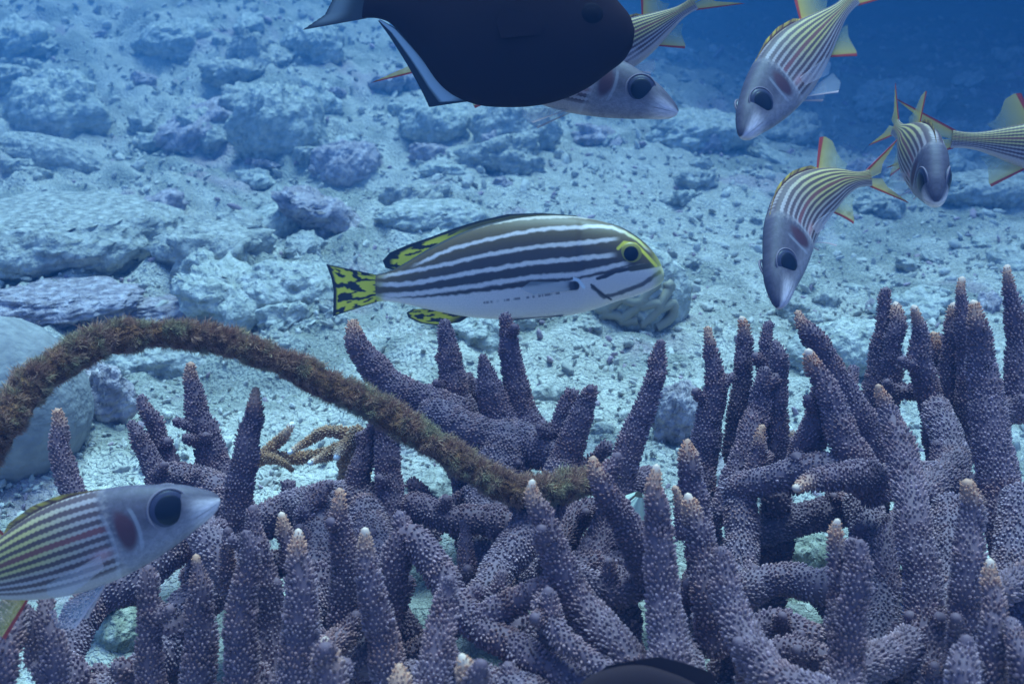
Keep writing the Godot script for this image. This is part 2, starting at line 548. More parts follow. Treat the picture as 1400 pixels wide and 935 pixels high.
func colony(label: String, foot: Vector3, specs: Array, pal: Dictionary, sd: int, trunks: Array, space := 0.0031) -> void:
	var root := thing("staghorn_coral", label, "coral", foot, "staghorn corals in the thicket")
	for k in specs.size():
		branch(root, specs[k], pal, sd + k, space)
	# low limbs creeping under the thicket
	rng.seed = sd + 55
	for k in 12:
		var q: Array = trunks[k % trunks.size()]
		var top := pt(q[0], q[1], q[2])
		var a := Vector3(top.x + rng.randf_range(-0.07, 0.07), 0, top.z + rng.randf_range(-0.05, 0.06))
		a.y = seabed_height(a.x, a.z) + rng.randf_range(0.0, 0.05)
		var turn := rng.randf() * TAU
		var far := Vector3(cos(turn), 0.25, sin(turn) * 0.5) * rng.randf_range(0.07, 0.13)
		branch_at(root, [[a - foot, 0.011], [a + far * 0.5 - foot, 0.0095], [a + far + Vector3(0, 0.035, 0) - foot, 0.006]], 0, pal, sd + 700 + k, space * 1.15)
	# short side buds
	rng.seed = sd + 77
	var buds := []
	for k in specs.size():
		var q: Array = specs[k]
		var m := int((q.size() - 1) / 4)
		for b in 1 + k % 2:
			var i := rng.randi_range(0, m - 2)
			var f := rng.randf_range(0.2, 0.9)
			var d := lerpf(q[3 + 4 * i], q[7 + 4 * i], f)
			var rp := minf(lerpf(q[4 + 4 * i], q[8 + 4 * i], f), 26.0) / FOCAL * d * 0.8
			if rp < 0.006:
				continue
			var at := pt(lerpf(q[1 + 4 * i], q[5 + 4 * i], f), lerpf(q[2 + 4 * i], q[6 + 4 * i], f), d) - foot
			var out := Vector3(rng.randf_range(-1, 1), rng.randf_range(0.1, 0.9), rng.randf_range(-1, 0.6)).normalized()
			buds.append([at, out, rp, rng.randf_range(0.004, 0.013)])
	for k in buds.size():
		var q: Array = buds[k]
		var e: Vector3 = q[0] + q[1] * (q[2] + q[3])
		branch_at(root, [[q[0], 0.006], [q[0] + q[1] * (q[2] + q[3] * 0.5), 0.0052], [e + Vector3(0, q[3] * 0.3, 0), 0.0034]], 0, pal, sd + 500 + k, space)
	# stout lower limbs that carry the colony down to the seabed
	for k in trunks.size():
		var q: Array = trunks[k]
		var top := pt(q[0], q[1], q[2])
		var g := Vector3(top.x + q[4], 0, top.z + q[5])
		g.y = seabed_height(g.x, g.z) - 0.02
		var r: float = q[3] / FOCAL * float(q[2]) * 0.7
		branch_at(root, [[g - foot, r * 1.4], [(g * 0.6 + top * 0.4) - foot + Vector3(0.01, 0, 0), r * 1.05], [top - foot, r * 0.9]], 0, pal, sd + 900 + k, space * 1.25)

func build_corals() -> void:
	var pal := {"body": Color(0.145, 0.082, 0.10), "tip": Color(0.60, 0.30, 0.20), "end": Color(0.66, 0.43, 0.33), "nub_a": Color(0.145, 0.082, 0.10), "nub_b": Color(0.34, 0.205, 0.235)}
	pal.heavy = {"body": Color(0.16, 0.098, 0.12), "tip": pal.tip, "end": pal.end, "nub_a": Color(0.16, 0.098, 0.12), "nub_b": Color(0.37, 0.24, 0.275)}  # slightly paler palette for the thick limbs
	var tan_pal := {"body": Color(0.24, 0.11, 0.05), "tip": Color(0.74, 0.48, 0.33), "end": Color(0.9, 0.87, 0.84), "nub_a": Color(0.38, 0.22, 0.13), "nub_b": Color(0.62, 0.42, 0.28)}
	var left := [
		[1, 128, 775, .93, 23, 100, 680, .94, 19, 80, 605, .95, 15, 72, 562, .95, 7],
		[0, 230, 700, .97, 22, 207, 640, .98, 17, 190, 605, .98, 14, 178, 581, .98, 8],
		[0, 255, 700, 1.0, 20, 226, 625, 1.0, 16, 206, 575, 1.0, 13, 196, 544, 1.0, 8],
		[1, 305, 690, 1.02, 42, 288, 620, 1.02, 29, 270, 560, 1.02, 19, 258, 497, 1.02, 6],
		[0, 262, 585, 1.01, 9, 240, 577, 1.0, 7],
		[0, 270, 605, 1.01, 10, 252, 600, 1.0, 8],
		[0, 350, 725, .98, 32, 300, 675, 1.0, 33, 255, 655, 1.0, 29, 222, 655, .98, 22],
		[1, 315, 750, .9, 27, 330, 660, .9, 22, 345, 580, .9, 16, 352, 531, .9, 5],
		[0, 340, 770, .9, 45, 262, 735, .9, 40, 195, 790, .87, 30, 125, 825, .85, 34, 80, 910, .8, 46],
		[0, 340, 770, .9, 48, 262, 830, .86, 48, 205, 915, .82, 44, 110, 965, .78, 45],
		[0, 206, 940, .72, 23, 203, 860, .72, 19, 199, 800, .72, 14, 196, 778, .72, 6],
		[0, 78, 950, .68, 24, 71, 870, .68, 18, 64, 815, .69, 10],
		[0, 46, 905, .72, 14, 43, 850, .72, 12, 41, 826, .72, 7],
		[0, -12, 950, .66, 24, 6, 890, .67, 23, 18, 825, .69, 20],
		[3, 268, 950, .72, 31, 275, 860, .72, 24, 278, 800, .72, 15, 274, 762, .72, 6],
		[0, 330, 950, .7, 29, 330, 860, .7, 25, 332, 780, .7, 17, 331, 727, .7, 9],
		[0, 313, 795, .76, 14, 312, 750, .76, 11, 311, 720, .76, 7],
		[0, 372, 950, .74, 28, 368, 850, .75, 24, 356, 760, .75, 17, 347, 697, .75, 8],
		[0, 330, 800, .82, 36, 290, 750, .83, 34, 262, 712, .85, 26],
		[2, 398, 960, .68, 46, 412, 860, .68, 33, 411, 795, .68, 21, 405, 752, .68, 13, 403, 731, .68, 6],
		[2, 398, 770, .76, 18, 389, 725, .76, 11, 385, 703, .76, 6],
		[2, 450, 980, .6, 40, 446, 920, .6, 27, 443, 893, .6, 17, 441, 872, .6, 6],
		[1, 470, 850, .78, 29, 470, 760, .78, 21, 468, 705, .78, 13, 466, 667, .78, 6],
		[2, 530, 920, .7, 34, 516, 840, .7, 24, 504, 770, .7, 16, 500, 726, .7, 6],
		[1, 550, 970, .6, 24, 548, 930, .6, 15, 547, 910, .6, 6],
		[0, 345, 720, .96, 32, 420, 692, .97, 40, 500, 685, .98, 42, 570, 730, .97, 46],
		[0, 430, 690, .96, 42, 432, 780, .9, 48, 400, 885, .82, 50],
		[0, 500, 700, .95, 40, 520, 790, .88, 44, 500, 900, .8, 40],
		[0, 415, 705, .93, 15, 432, 680, .94, 14, 445, 665, .94, 10],
		[0, 536, 780, .94, 27, 531, 680, .96, 22, 528, 600, .97, 19, 522, 555, .97, 14],
		[0, 488, 715, .98, 22, 492, 645, .98, 18, 512, 585, .98, 12],
		[0, 440, 895, .75, 20, 485, 855, .78, 19, 520, 835, .8, 17],
	]
	colony("purple-brown staghorn coral rising under the near striped fish's snout", pt(300, 800, .9), left, pal, 1000, [[330, 770, .92, 46, 0, -.02], [430, 800, .88, 46, .02, -.02], [230, 860, .84, 44, 0, 0], [500, 800, .9, 44, .02, -.03], [90, 930, .78, 44, -.02, 0], [350, 940, .72, 44, 0, -.02], [270, 690, .99, 34, -.02, -.03], [105, 740, .935, 24, .02, -.02]])
	var middle := [
		[1, 625, 565, 1.08, 36, 562, 542, 1.08, 31, 517, 515, 1.08, 25, 492, 475, 1.08, 19, 482, 438, 1.08, 7],
		[0, 632, 580, 1.1, 42, 618, 530, 1.1, 24, 613, 480, 1.1, 17, 610, 445, 1.1, 9],
		[0, 618, 540, 1.1, 14, 588, 533, 1.09, 10],
		[0, 640, 570, 1.13, 20, 646, 530, 1.13, 15],
		[0, 692, 600, 1.06, 46, 676, 550, 1.06, 24, 666, 520, 1.06, 16, 657, 490, 1.06, 7],
		[0, 724, 600, 1.07, 44, 708, 540, 1.07, 22, 698, 480, 1.07, 15, 690, 435, 1.07, 9],
		[0, 590, 565, 1.06, 30, 650, 595, 1.05, 48, 710, 605, 1.05, 46, 770, 625, 1.02, 34],
		[0, 760, 630, 1.03, 34, 774, 570, 1.03, 20, 779, 540, 1.03, 12],
		[0, 772, 635, 1.0, 32, 790, 580, 1.0, 20, 801, 548, 1.0, 14, 806, 534, 1.0, 8],
		[0, 690, 600, 1.05, 50, 668, 690, 1.0, 60, 660, 780, .94, 58],
		[0, 770, 640, 1.0, 36, 760, 720, .96, 40, 740, 790, .92, 44],
		[0, 566, 690, .95, 20, 612, 708, .93, 22, 690, 715, .92, 30],
	]
	colony("fan of thick staghorn coral branches standing behind the algae rope", pt(690, 640, 1.04), middle, pal, 2000, [[690, 640, 1.04, 54, 0, -.02], [620, 600, 1.07, 34, .02, -.01], [760, 700, .97, 40, 0, -.02]])
	var front := [
		[0, 815, 760, .88, 28, 842, 690, .9, 25, 857, 630, .9, 22, 881, 560, .9, 18, 898, 500, .9, 13, 905, 466, .9, 6],
		[1, 890, 790, .79, 30, 860, 725, .78, 26, 833, 680, .77, 20, 816, 645, .77, 13, 808, 622, .77, 6],
		[0, 780, 785, .8, 22, 840, 810, .8, 22, 895, 785, .8, 26],
		[0, 760, 745, .93, 24, 800, 700, .95, 22, 850, 700, .95, 20],
		[0, 750, 780, .86, 22, 800, 772, .87, 22, 850, 775, .86, 22],
		[2, 900, 950, .66, 42, 840, 880, .68, 37, 790, 820, .7, 33, 757, 755, .7, 26, 739, 700, .7, 16, 731, 653, .7, 5],
		[0, 645, 855, .72, 25, 700, 825, .71, 22, 750, 801, .7, 15],
		[0, 528, 860, .75, 20, 539, 780, .75, 24, 560, 735, .75, 27, 597, 775, .74, 25, 642, 845, .72, 27, 712, 892, .69, 26, 810, 930, .66, 24],
		[0, 585, 950, .65, 38, 600, 880, .66, 27, 610, 825, .67, 18, 612, 790, .67, 9],
		[2, 652, 970, .58, 30, 645, 920, .58, 18, 641, 892, .58, 6],
		[0, 642, 820, .86, 18, 636, 765, .86, 13, 632, 712, .86, 5],
		[0, 745, 690, .88, 40, 702, 755, .84, 38, 655, 815, .8, 28],
		[0, 678, 835, .76, 18, 684, 803, .76, 13, 687, 783, .76, 7],
		[0, 745, 825, .68, 20, 770, 870, .66, 17, 825, 915, .64, 16],
		[2, 925, 960, .64, 56, 913, 865, .66, 38, 905, 780, .67, 27, 900, 700, .67, 19, 896, 634, .67, 6],
		[2, 975, 880, .72, 31, 966, 795, .72, 25, 951, 715, .73, 18, 943, 678, .73, 6],
		[1, 962, 780, .8, 25, 951, 680, .8, 20, 944, 625, .8, 14, 940, 600, .8, 5],
		[1, 931, 730, .77, 13, 928, 692, .77, 10, 926, 663, .77, 5],
		[0, 1120, 955, .6, 44, 1060, 930, .62, 40, 1020, 885, .64, 35, 1001, 830, .66, 28, 989, 778, .67, 20, 985, 754, .67, 11],
		[0, 935, 830, .74, 16, 943, 800, .73, 10],
		[0, 850, 665, .98, 22, 888, 652, 1.0, 15],
		[0, 870, 720, .92, 30, 900, 790, .85, 36, 930, 880, .76, 40],
		[0, 960, 800, .8, 36, 930, 870, .74, 34, 950, 960, .66, 40],
		[0, 560, 930, .72, 40, 640, 930, .7, 40, 720, 950, .66, 36],
	]
	colony("dark staghorn coral with pale-tipped fingers around the algae rope's end", pt(820, 830, .8), front, pal, 3000, [[840, 800, .85, 40, 0, -.02], [700, 860, .76, 36, .01, -.02], [600, 900, .7, 40, 0, -.02], [930, 880, .78, 42, 0, -.02], [1030, 900, .68, 36, .01, -.02], [800, 930, .68, 40, 0, 0]])
	var right := [
		[1, 950, 690, .99, 28, 960, 640, 1.0, 25, 970, 580, 1.0, 22, 979, 525, 1.0, 17, 966, 450, 1.0, 6],
		[0, 980, 530, 1.0, 12, 1000, 516, 1.0, 8],
		[2, 1008, 620, 1.02, 24, 1014, 530, 1.02, 16, 1019, 475, 1.02, 12, 1018, 434, 1.02, 6],
		[0, 995, 700, .95, 34, 1019, 625, .96, 26, 1039, 560, .97, 19, 1049, 509, .97, 9],
		[0, 1046, 610, 1.0, 18, 1046, 530, 1.0, 15, 1053, 446, 1.0, 8],
		[0, 1052, 660, .98, 23, 1062, 570, .98, 19, 1063, 500, .98, 15, 1060, 472, .98, 7],
		[1, 1033, 660, .93, 18, 1037, 615, .93, 12, 1041, 583, .93, 5],
		[0, 1005, 672, .9, 24, 1060, 655, .88, 22, 1110, 640, .87, 25, 1160, 645, .86, 32],
		[0, 1012, 678, .9, 26, 1014, 740, .88, 30, 1004, 810, .85, 32],
		[1, 1210, 660, .95, 31, 1177, 575, .95, 25, 1136, 500, .95, 18, 1106, 452, .95, 12, 1092, 429, .95, 5],
		[2, 1195, 670, .85, 38, 1155, 600, .86, 28, 1127, 530, .87, 18, 1106, 481, .87, 7],
		[0, 1085, 655, .91, 28, 1115, 590, .89, 24, 1130, 545, .88, 13],
		[2, 1195, 655, .83, 32, 1145, 652, .81, 22, 1108, 660, .79, 13, 1089, 668, .78, 7],
		[0, 1193, 590, 1.05, 23, 1202, 490, 1.05, 17, 1212, 400, 1.05, 8],
		[2, 1208, 600, 1.04, 21, 1219, 505, 1.04, 17, 1224, 440, 1.04, 12, 1223, 416, 1.04, 5],
		[0, 1210, 540, 1.03, 12, 1250, 536, 1.02, 14, 1275, 545, 1.0, 14],
		[2, 1298, 650, .97, 34, 1272, 545, .98, 22, 1256, 475, .98, 15, 1249, 417, .98, 5],
		[1, 1275, 960, .71, 40, 1264, 830, .74, 36, 1252, 720, .76, 31, 1231, 620, .8, 23, 1214, 555, .82, 13, 1209, 528, .82, 5],
		[2, 1300, 560, 1.02, 18, 1300, 480, 1.02, 14, 1306, 417, 1.02, 6],
		[1, 1275, 500, 1.04, 14, 1276, 455, 1.04, 8],
		[2, 1322, 620, 1.0, 19, 1322, 510, 1.0, 16, 1317, 440, 1.0, 12, 1315, 380, 1.0, 5],
		[2, 1385, 760, .83, 46, 1362, 630, .86, 36, 1347, 530, .88, 27, 1339, 460, .88, 18, 1333, 414, .88, 7],
		[2, 1398, 560, .93, 27, 1391, 470, .94, 17, 1384, 405, .94, 11, 1380, 362, .94, 5],
		[0, 1355, 570, .92, 20, 1400, 555, .93, 24, 1440, 540, .93, 24],
		[0, 1262, 680, .88, 34, 1305, 630, .92, 32, 1282, 560, .96, 24],
		[0, 1210, 660, .9, 34, 1290, 660, .9, 36, 1370, 690, .88, 40],
		[1, 1318, 900, .7, 32, 1325, 790, .7, 26, 1328, 705, .71, 20, 1326, 657, .71, 9],
		[2, 1350, 960, .64, 29, 1355, 870, .64, 22, 1359, 805, .65, 14, 1362, 766, .65, 6],
		[0, 1320, 990, .6, 36, 1318, 925, .6, 26, 1318, 888, .61, 17, 1317, 868, .61, 9],
		[2, 1148, 980, .66, 42, 1155, 870, .68, 31, 1150, 790, .69, 21, 1147, 735, .69, 11, 1149, 714, .69, 5],
		[0, 1160, 900, .67, 26, 1173, 800, .67, 22, 1180, 760, .67, 15, 1182, 741, .67, 8],
		[0, 1005, 815, .84, 32, 1065, 792, .84, 29, 1135, 803, .82, 34, 1200, 770, .86, 30],
		[0, 1020, 880, .77, 26, 1060, 852, .77, 25, 1105, 870, .76, 22],
		[0, 1040, 910, .73, 26, 1080, 890, .72, 25, 1130, 905, .71, 24],
		[0, 1170, 915, .7, 36, 1230, 890, .72, 32, 1290, 840, .75, 34],
		[0, 1030, 730, .95, 26, 1100, 708, .95, 28, 1190, 690, .92, 38],
		[0, 1370, 810, .72, 22, 1410, 790, .74, 26, 1450, 800, .74, 26],
		[0, 1415, 970, .62, 24, 1395, 900, .62, 18, 1385, 850, .63, 10],
		[0, 1216, 810, .82, 24, 1210, 745, .84, 18, 1226, 706, .86, 10],
		[0, 1400, 690, .82, 52, 1385, 790, .78, 48, 1390, 900, .72, 50],
		[0, 1300, 700, .86, 40, 1300, 800, .8, 40, 1300, 920, .74, 44],
		[0, 1180, 690, .9, 36, 1200, 780, .84, 34, 1210, 900, .78, 40],
	]
	colony("tallest staghorn coral thicket of upright fingers beside open sand", pt(1220, 800, .85), right, pal, 4000, [[1200, 720, .92, 46, 0, -.03], [1010, 800, .87, 34, 0, -.02], [1300, 720, .9, 44, .02, -.03], [1240, 880, .76, 40, 0, -.02], [1390, 800, .8, 48, .03, -.02], [1150, 930, .69, 40, 0, -.02], [1060, 680, .94, 28, 0, -.02], [1070, 920, .73, 30, 0, -.02], [965, 670, .99, 26, 0, -.02]])
	# small tan corals with white ends
	var t := thing("branching_coral", "small tan branching coral with white tips peeping under the algae rope", "coral", pt(455, 610, 1.12))
	var small := [
		[2, 500, 600, 1.12, 11.5, 450, 590, 1.12, 9.4, 420, 605, 1.12, 7.2, 396, 622, 1.11, 4.3],
		[2, 495, 605, 1.11, 10.8, 455, 615, 1.11, 8.6, 424, 633, 1.1, 4.3],
		[2, 490, 590, 1.11, 10.8, 472, 608, 1.1, 8.6, 462, 628, 1.09, 5.0],
		[2, 350, 630, 1.13, 10.1, 375, 610, 1.13, 9.4, 401, 578, 1.13, 5.0],
		[0, 345, 630, 1.13, 10.1, 370, 625, 1.12, 7.9, 396, 641, 1.12, 4.3],
		[0, 480, 600, 1.12, 13.0, 490, 650, 1.1, 14.4, 480, 700, 1.08, 15.8],
		[0, 350, 625, 1.13, 10.1, 420, 625, 1.14, 10.1, 490, 610, 1.13, 11.5],
		[1, 480, 600, 1.13, 10.1, 500, 590, 1.13, 7.2, 505, 612, 1.12, 4.3],
	]
	for k in small.size():
		branch(t, small[k], tan_pal, 5000 + k, 0.003)
	var g := pt(480, 660, 1.12)
	branch_at(t, [[Vector3(g.x, seabed_height(g.x, g.z) - 0.02, g.z) - t.position, 0.02], [pt(482, 620, 1.12) - t.position, 0.014]], 0, tan_pal, 5050, 0.004)
	var t2 := thing("branching_coral", "tiny tan coral sprig with white tips on sand amid coral fingers", "coral", ground_hit(1082, 640))
	for k in 5:
		var a := -1.3 + k * 0.6
		var e := Vector3(sin(a) * 0.035, 0.018 + 0.014 * (k % 3), 0.02 * cos(k * 2.0))
		branch_at(t2, [[Vector3(0, -0.01, 0), 0.008], [e * 0.6 + Vector3(0, 0.008, 0), 0.006], [e, 0.003]], 2, tan_pal, 5100 + k, 0.003)
	var t3 := thing("branching_coral", "tiny tan coral sprig beside the fan of thick branches", "coral", ground_hit(740, 605))
	for k in 4:
		var a := -1.2 + k * 0.75
		var e := Vector3(sin(a) * 0.028, 0.022 + 0.01 * (k % 2), 0.02 * cos(k * 2.3))
		branch_at(t3, [[Vector3(0, -0.01, 0), 0.007], [e * 0.6 + Vector3(0, 0.006, 0), 0.005], [e, 0.0026]], 1, tan_pal, 5200 + k, 0.003)

# ---------------------------------------------------------------- rope overgrown with algae
func build_rope() -> void:
	var spec := [-200, 900, .76, 30, -110, 745, .78, 32, -40, 640, .8, 34, 0, 583, .8, 32, 40, 530, .82, 30, 90, 492, .84, 27, 150, 465, .86, 24, 230, 458, .88, 22, 310, 470, .9, 21, 380, 495, .9, 21, 450, 528, .9, 22, 520, 562, .89, 23, 590, 607, .87, 23, 650, 645, .86, 24, 700, 670, .85, 24, 750, 672, .86, 23, 800, 660, .88, 20, 830, 655, .9, 12]
	var t := thing("algae_rope", "arched aged rope furred with brown and olive algae, draped over the coral", "rope", pt(400, 560, .88))
	var p := []
	var k := 0
	while k < spec.size():
		var d: float = spec[k + 2]
		p.append([pt(spec[k], spec[k + 1], d) - t.position, spec[k + 3] / FOCAL * d * 0.74])
		k += 4
	var s := catmull(p, 0.004)
	var pts: PackedVector3Array = s[0]
	var rad: PackedFloat32Array = s[1]
	var lump := noise(610, 55.0, 3)
	for i in pts.size():
		rad[i] *= 1.0 + 0.28 * lump.get_noise_1d(i * 0.004 * 0.55)
	obj("core", tube(pts, rad, 20, 0.28, 61), mat.rope, t)
	var fr := frames(pts)
	var tone := noise(612, 45.0, 3)
	var clump := noise(613, 120.0, 2)
	rng.seed = 612
	var many := 150000
	var mm := MultiMesh.new()
	mm.transform_format = MultiMesh.TRANSFORM_3D
	mm.use_colors = true
	mm.mesh = strand_mesh
	mm.instance_count = many
	var n := pts.size()
	for q in many:
		var f := rng.randf() * (n - 1.001)
		var i := int(f)
		var w := f - i
		var c := pts[i].lerp(pts[i + 1], w)
		var r := lerpf(rad[i], rad[i + 1], w)
		var tn: Vector3 = fr[0][i]
		var a: Vector3 = fr[1][i]
		var b := tn.cross(a)
		var th := rng.randf() * TAU
		var dir := a * cos(th) + b * sin(th)
		var root := c + dir * r * 0.97
		var cl := clump.get_noise_3dv(root)
		var thin := smoothstep(-0.5, -0.25, tone.get_noise_3dv(root * 0.6 + Vector3(5, 0, 0)))
		# turf grows longer on the side that gets the light
		var hi := rng.randf_range(0.0016, 0.0048) * (0.75 + 0.55 * maxf(0.0, dir.y)) * (1.0 + 1.5 * cl) * (0.3 + 0.7 * thin)
		var ax := (dir + Vector3(rng.randf_range(-0.7, 0.7), rng.randf_range(-0.6, 0.6), rng.randf_range(-0.7, 0.7)) + tn * 0.35).normalized()
		var zz := ax.cross(tn if absf(ax.dot(tn)) < 0.8 else a).normalized().rotated(ax, rng.randf() * TAU)
		var xx := ax.cross(zz)
		mm.set_instance_transform(q, Transform3D(Basis(xx * hi, ax * hi, zz * hi), root))
		var g := tone.get_noise_3dv(root) * 0.9 + rng.randf_range(-0.22, 0.22)
		var olive := clampf(smoothstep(-0.1, 0.45, g) + 0.75 * smoothstep(0.06, 0.11, (root + t.position).x), 0.0, 1.0)
		var cc := Color(0.44, 0.225, 0.15).lerp(Color(0.46, 0.36, 0.20), olive)
		mm.set_instance_color(q, cc * rng.randf_range(0.55, 1.45))
	var mi := MultiMeshInstance3D.new()
	mi.name = "algae_turf"
	mi.multimesh = mm
	mi.material_override = mat.algae
	mi.set_meta("kind", "stuff")
	t.add_child(mi)

func make_strand() -> ArrayMesh:
	var v := PackedVector3Array()
	var rows := [[0.0, 0.0, 0.034], [0.4, 0.06, 0.032], [0.75, 0.2, 0.024], [1.0, 0.42, 0.008]]
	for p in rows:
		for j in 3:
			var th := TAU * j / 3
			v.append(Vector3(cos(th) * p[2], p[0], -sin(th) * p[2] + p[1]))
	return commit(v, grid_index(4, 3, true))

# ---------------------------------------------------------------- fish
# A fish is a spine through space (snout to tail root), a direction for its back, and profiles along it in body lengths.
func fish_frame(ctrl: Array, up: Vector3, up_tail: Vector3, at: Vector3, k := 1.0) -> Dictionary:
	var p := []
	for c in ctrl:
		p.append([c - at, 0.0])
	var s := catmull(p, 0.002)
	var pts: PackedVector3Array = s[0]
	var along := PackedFloat32Array([0.0])
	for i in range(1, pts.size()):
		along.append(along[i - 1] + pts[i].distance_to(pts[i - 1]))
	return {"pts": pts, "along": along, "len": along[-1], "k": along[-1] * k, "up": up.normalized(), "up_tail": up_tail.normalized()}

func on_fish(f: Dictionary, s: float) -> Array:
	# [centre, tangent to tail, up, side]
	var pts: PackedVector3Array = f.pts
	var along: PackedFloat32Array = f.along
	var x := s * float(f.len)
	var n := pts.size()
	var i := clampi(along.bsearch(x) - 1, 0, n - 2)
	var c: Vector3
	if x >= along[n - 1]:
		c = pts[n - 1] + (pts[n - 1] - pts[n - 4]).normalized() * (x - along[n - 1])
	elif x <= 0.0:
		c = pts[0] + (pts[0] - pts[3]).normalized() * -x
	else:
		c = pts[i].lerp(pts[i + 1], (x - along[i]) / maxf(1e-6, along[i + 1] - along[i]))
	var w := maxi(2, n / 14)
	var t := (pts[mini(i + w, n - 1)] - pts[maxi(i - w, 0)]).normalized()
	var u: Vector3 = (f.up as Vector3).lerp(f.up_tail, clampf(s, 0, 1))
	u = (u - t * u.dot(t)).normalized()
	return [c, t, u, t.cross(u)]

func fpos(f: Dictionary, s: float, h: float, w: float) -> Vector3:
	var q := on_fish(f, s)
	return q[0] + q[2] * (h * float(f.k)) + q[3] * (w * float(f.k))

func fish_body(f: Dictionary, top: Array, bot: Array, wide: Array, planar := Rect2()) -> ArrayMesh:
	var nu := 110
	var nv := 48
	var v := PackedVector3Array()
	var uv := PackedVector2Array()
	for i in nu:
		var s := float(i) / (nu - 1)
		s = s * s * 0.35 + s * 0.65
		var a := piece(top, s)
		var b := piece(bot, s)
		var w := piece(wide, s)
		var q := on_fish(f, s)
		var k: float = f.k
		for j in nv:
			var th := TAU * j / nv
			var cy := cos(th)
			var cx := sin(th)
			var h := (a + b) * 0.5 + (a - b) * 0.5 * cy
			var ww := w * signf(cx) * pow(absf(cx), 0.85)
			v.append(q[0] + q[2] * (h * k) + q[3] * (ww * k))
			if planar.size.x > 0.0:
				uv.append(Vector2((s - planar.position.x) / planar.size.x, (planar.position.y - h) / planar.size.y))
			else:
				uv.append(Vector2(s, 0.5 - 0.5 * cy))
	var idx := grid_index(nu, nv, true)
	var tip := Vector3.ZERO
	for j in nv:
		tip += v[j] / nv
	v.append(tip + (v[0] - v[nv]).normalized() * 0.0006)
	uv.append(uv[nv / 4])
	for j in nv:
		idx.append_array(PackedInt32Array([v.size() - 1, j, (j + 1) % nv]))
	return commit(v, idx, PackedColorArray(), uv)

func fin(f: Dictionary, rays: Array, paint: Callable, nu := 30, nv := 14, side := 0.0, ripple := 0.0012) -> ArrayMesh:
	# rays: [base s, base h, base w, tip s, tip h, tip w] keys from front to back
	var v := PackedVector3Array()
	var c := PackedColorArray()
	for i in nu:
		var u := float(i) / (nu - 1) * (rays.size() - 1)
		var k := mini(int(u), rays.size() - 2)
		var t := u - k
		var a: Array = rays[k]
		var b: Array = rays[k + 1]
		var r := []
		for q in 6:
			r.append(lerpf(a[q], b[q], t))
		for j in nv:
			var y := float(j) / (nv - 1)
			var w := lerpf(r[2], r[5], y) + side * y * y + ripple * (1 if i % 2 else -1)
			v.append(fpos(f, lerpf(r[0], r[3], y), lerpf(r[1], r[4], y), w))
			c.append(paint.call(float(i) / (nu - 1), y))
	return commit(v, grid_index(nu, nv, false), c)

func eye(root: Node3D, f: Dictionary, s: float, h: float, w: float, r: float, side: float, iris: Material, look: Material, pupil := 0.6, rim: Material = null) -> void:
	var q := on_fish(f, s)
	var k: float = f.k
	var m := SphereMesh.new()
	m.radius = 1.0
	m.height = 2.0
	m.radial_segments = 28
	m.rings = 14
	var o := obj("eye", m, iris, root)
	var out: Vector3 = (q[3] * side - q[1] * 0.25).normalized()
	var u: Vector3 = q[2]
	u = (u - out * u.dot(out)).normalized()
	var x := u.cross(out)
	o.transform = Transform3D(Basis(x * r * k, u * r * k, out * r * k * 0.30), q[0] + q[2] * (h * k) + q[3] * (side * w * k))
	var o2 := obj("pupil", m, look, o)
	o2.position = Vector3(0, 0, 0.42)
	o2.scale = Vector3(pupil, pupil, 0.72)
	if rim:
		var ring := TorusMesh.new()
		ring.inner_radius = 0.96
		ring.outer_radius = 1.09
		ring.rings = 36
		ring.ring_segments = 8
		var o3 := obj("eye_rim", ring, rim, o)
		o3.rotation.x = PI / 2
		o3.position = Vector3(0, 0, 0.2)
		o3.scale = Vector3(1, 3.2, 1)

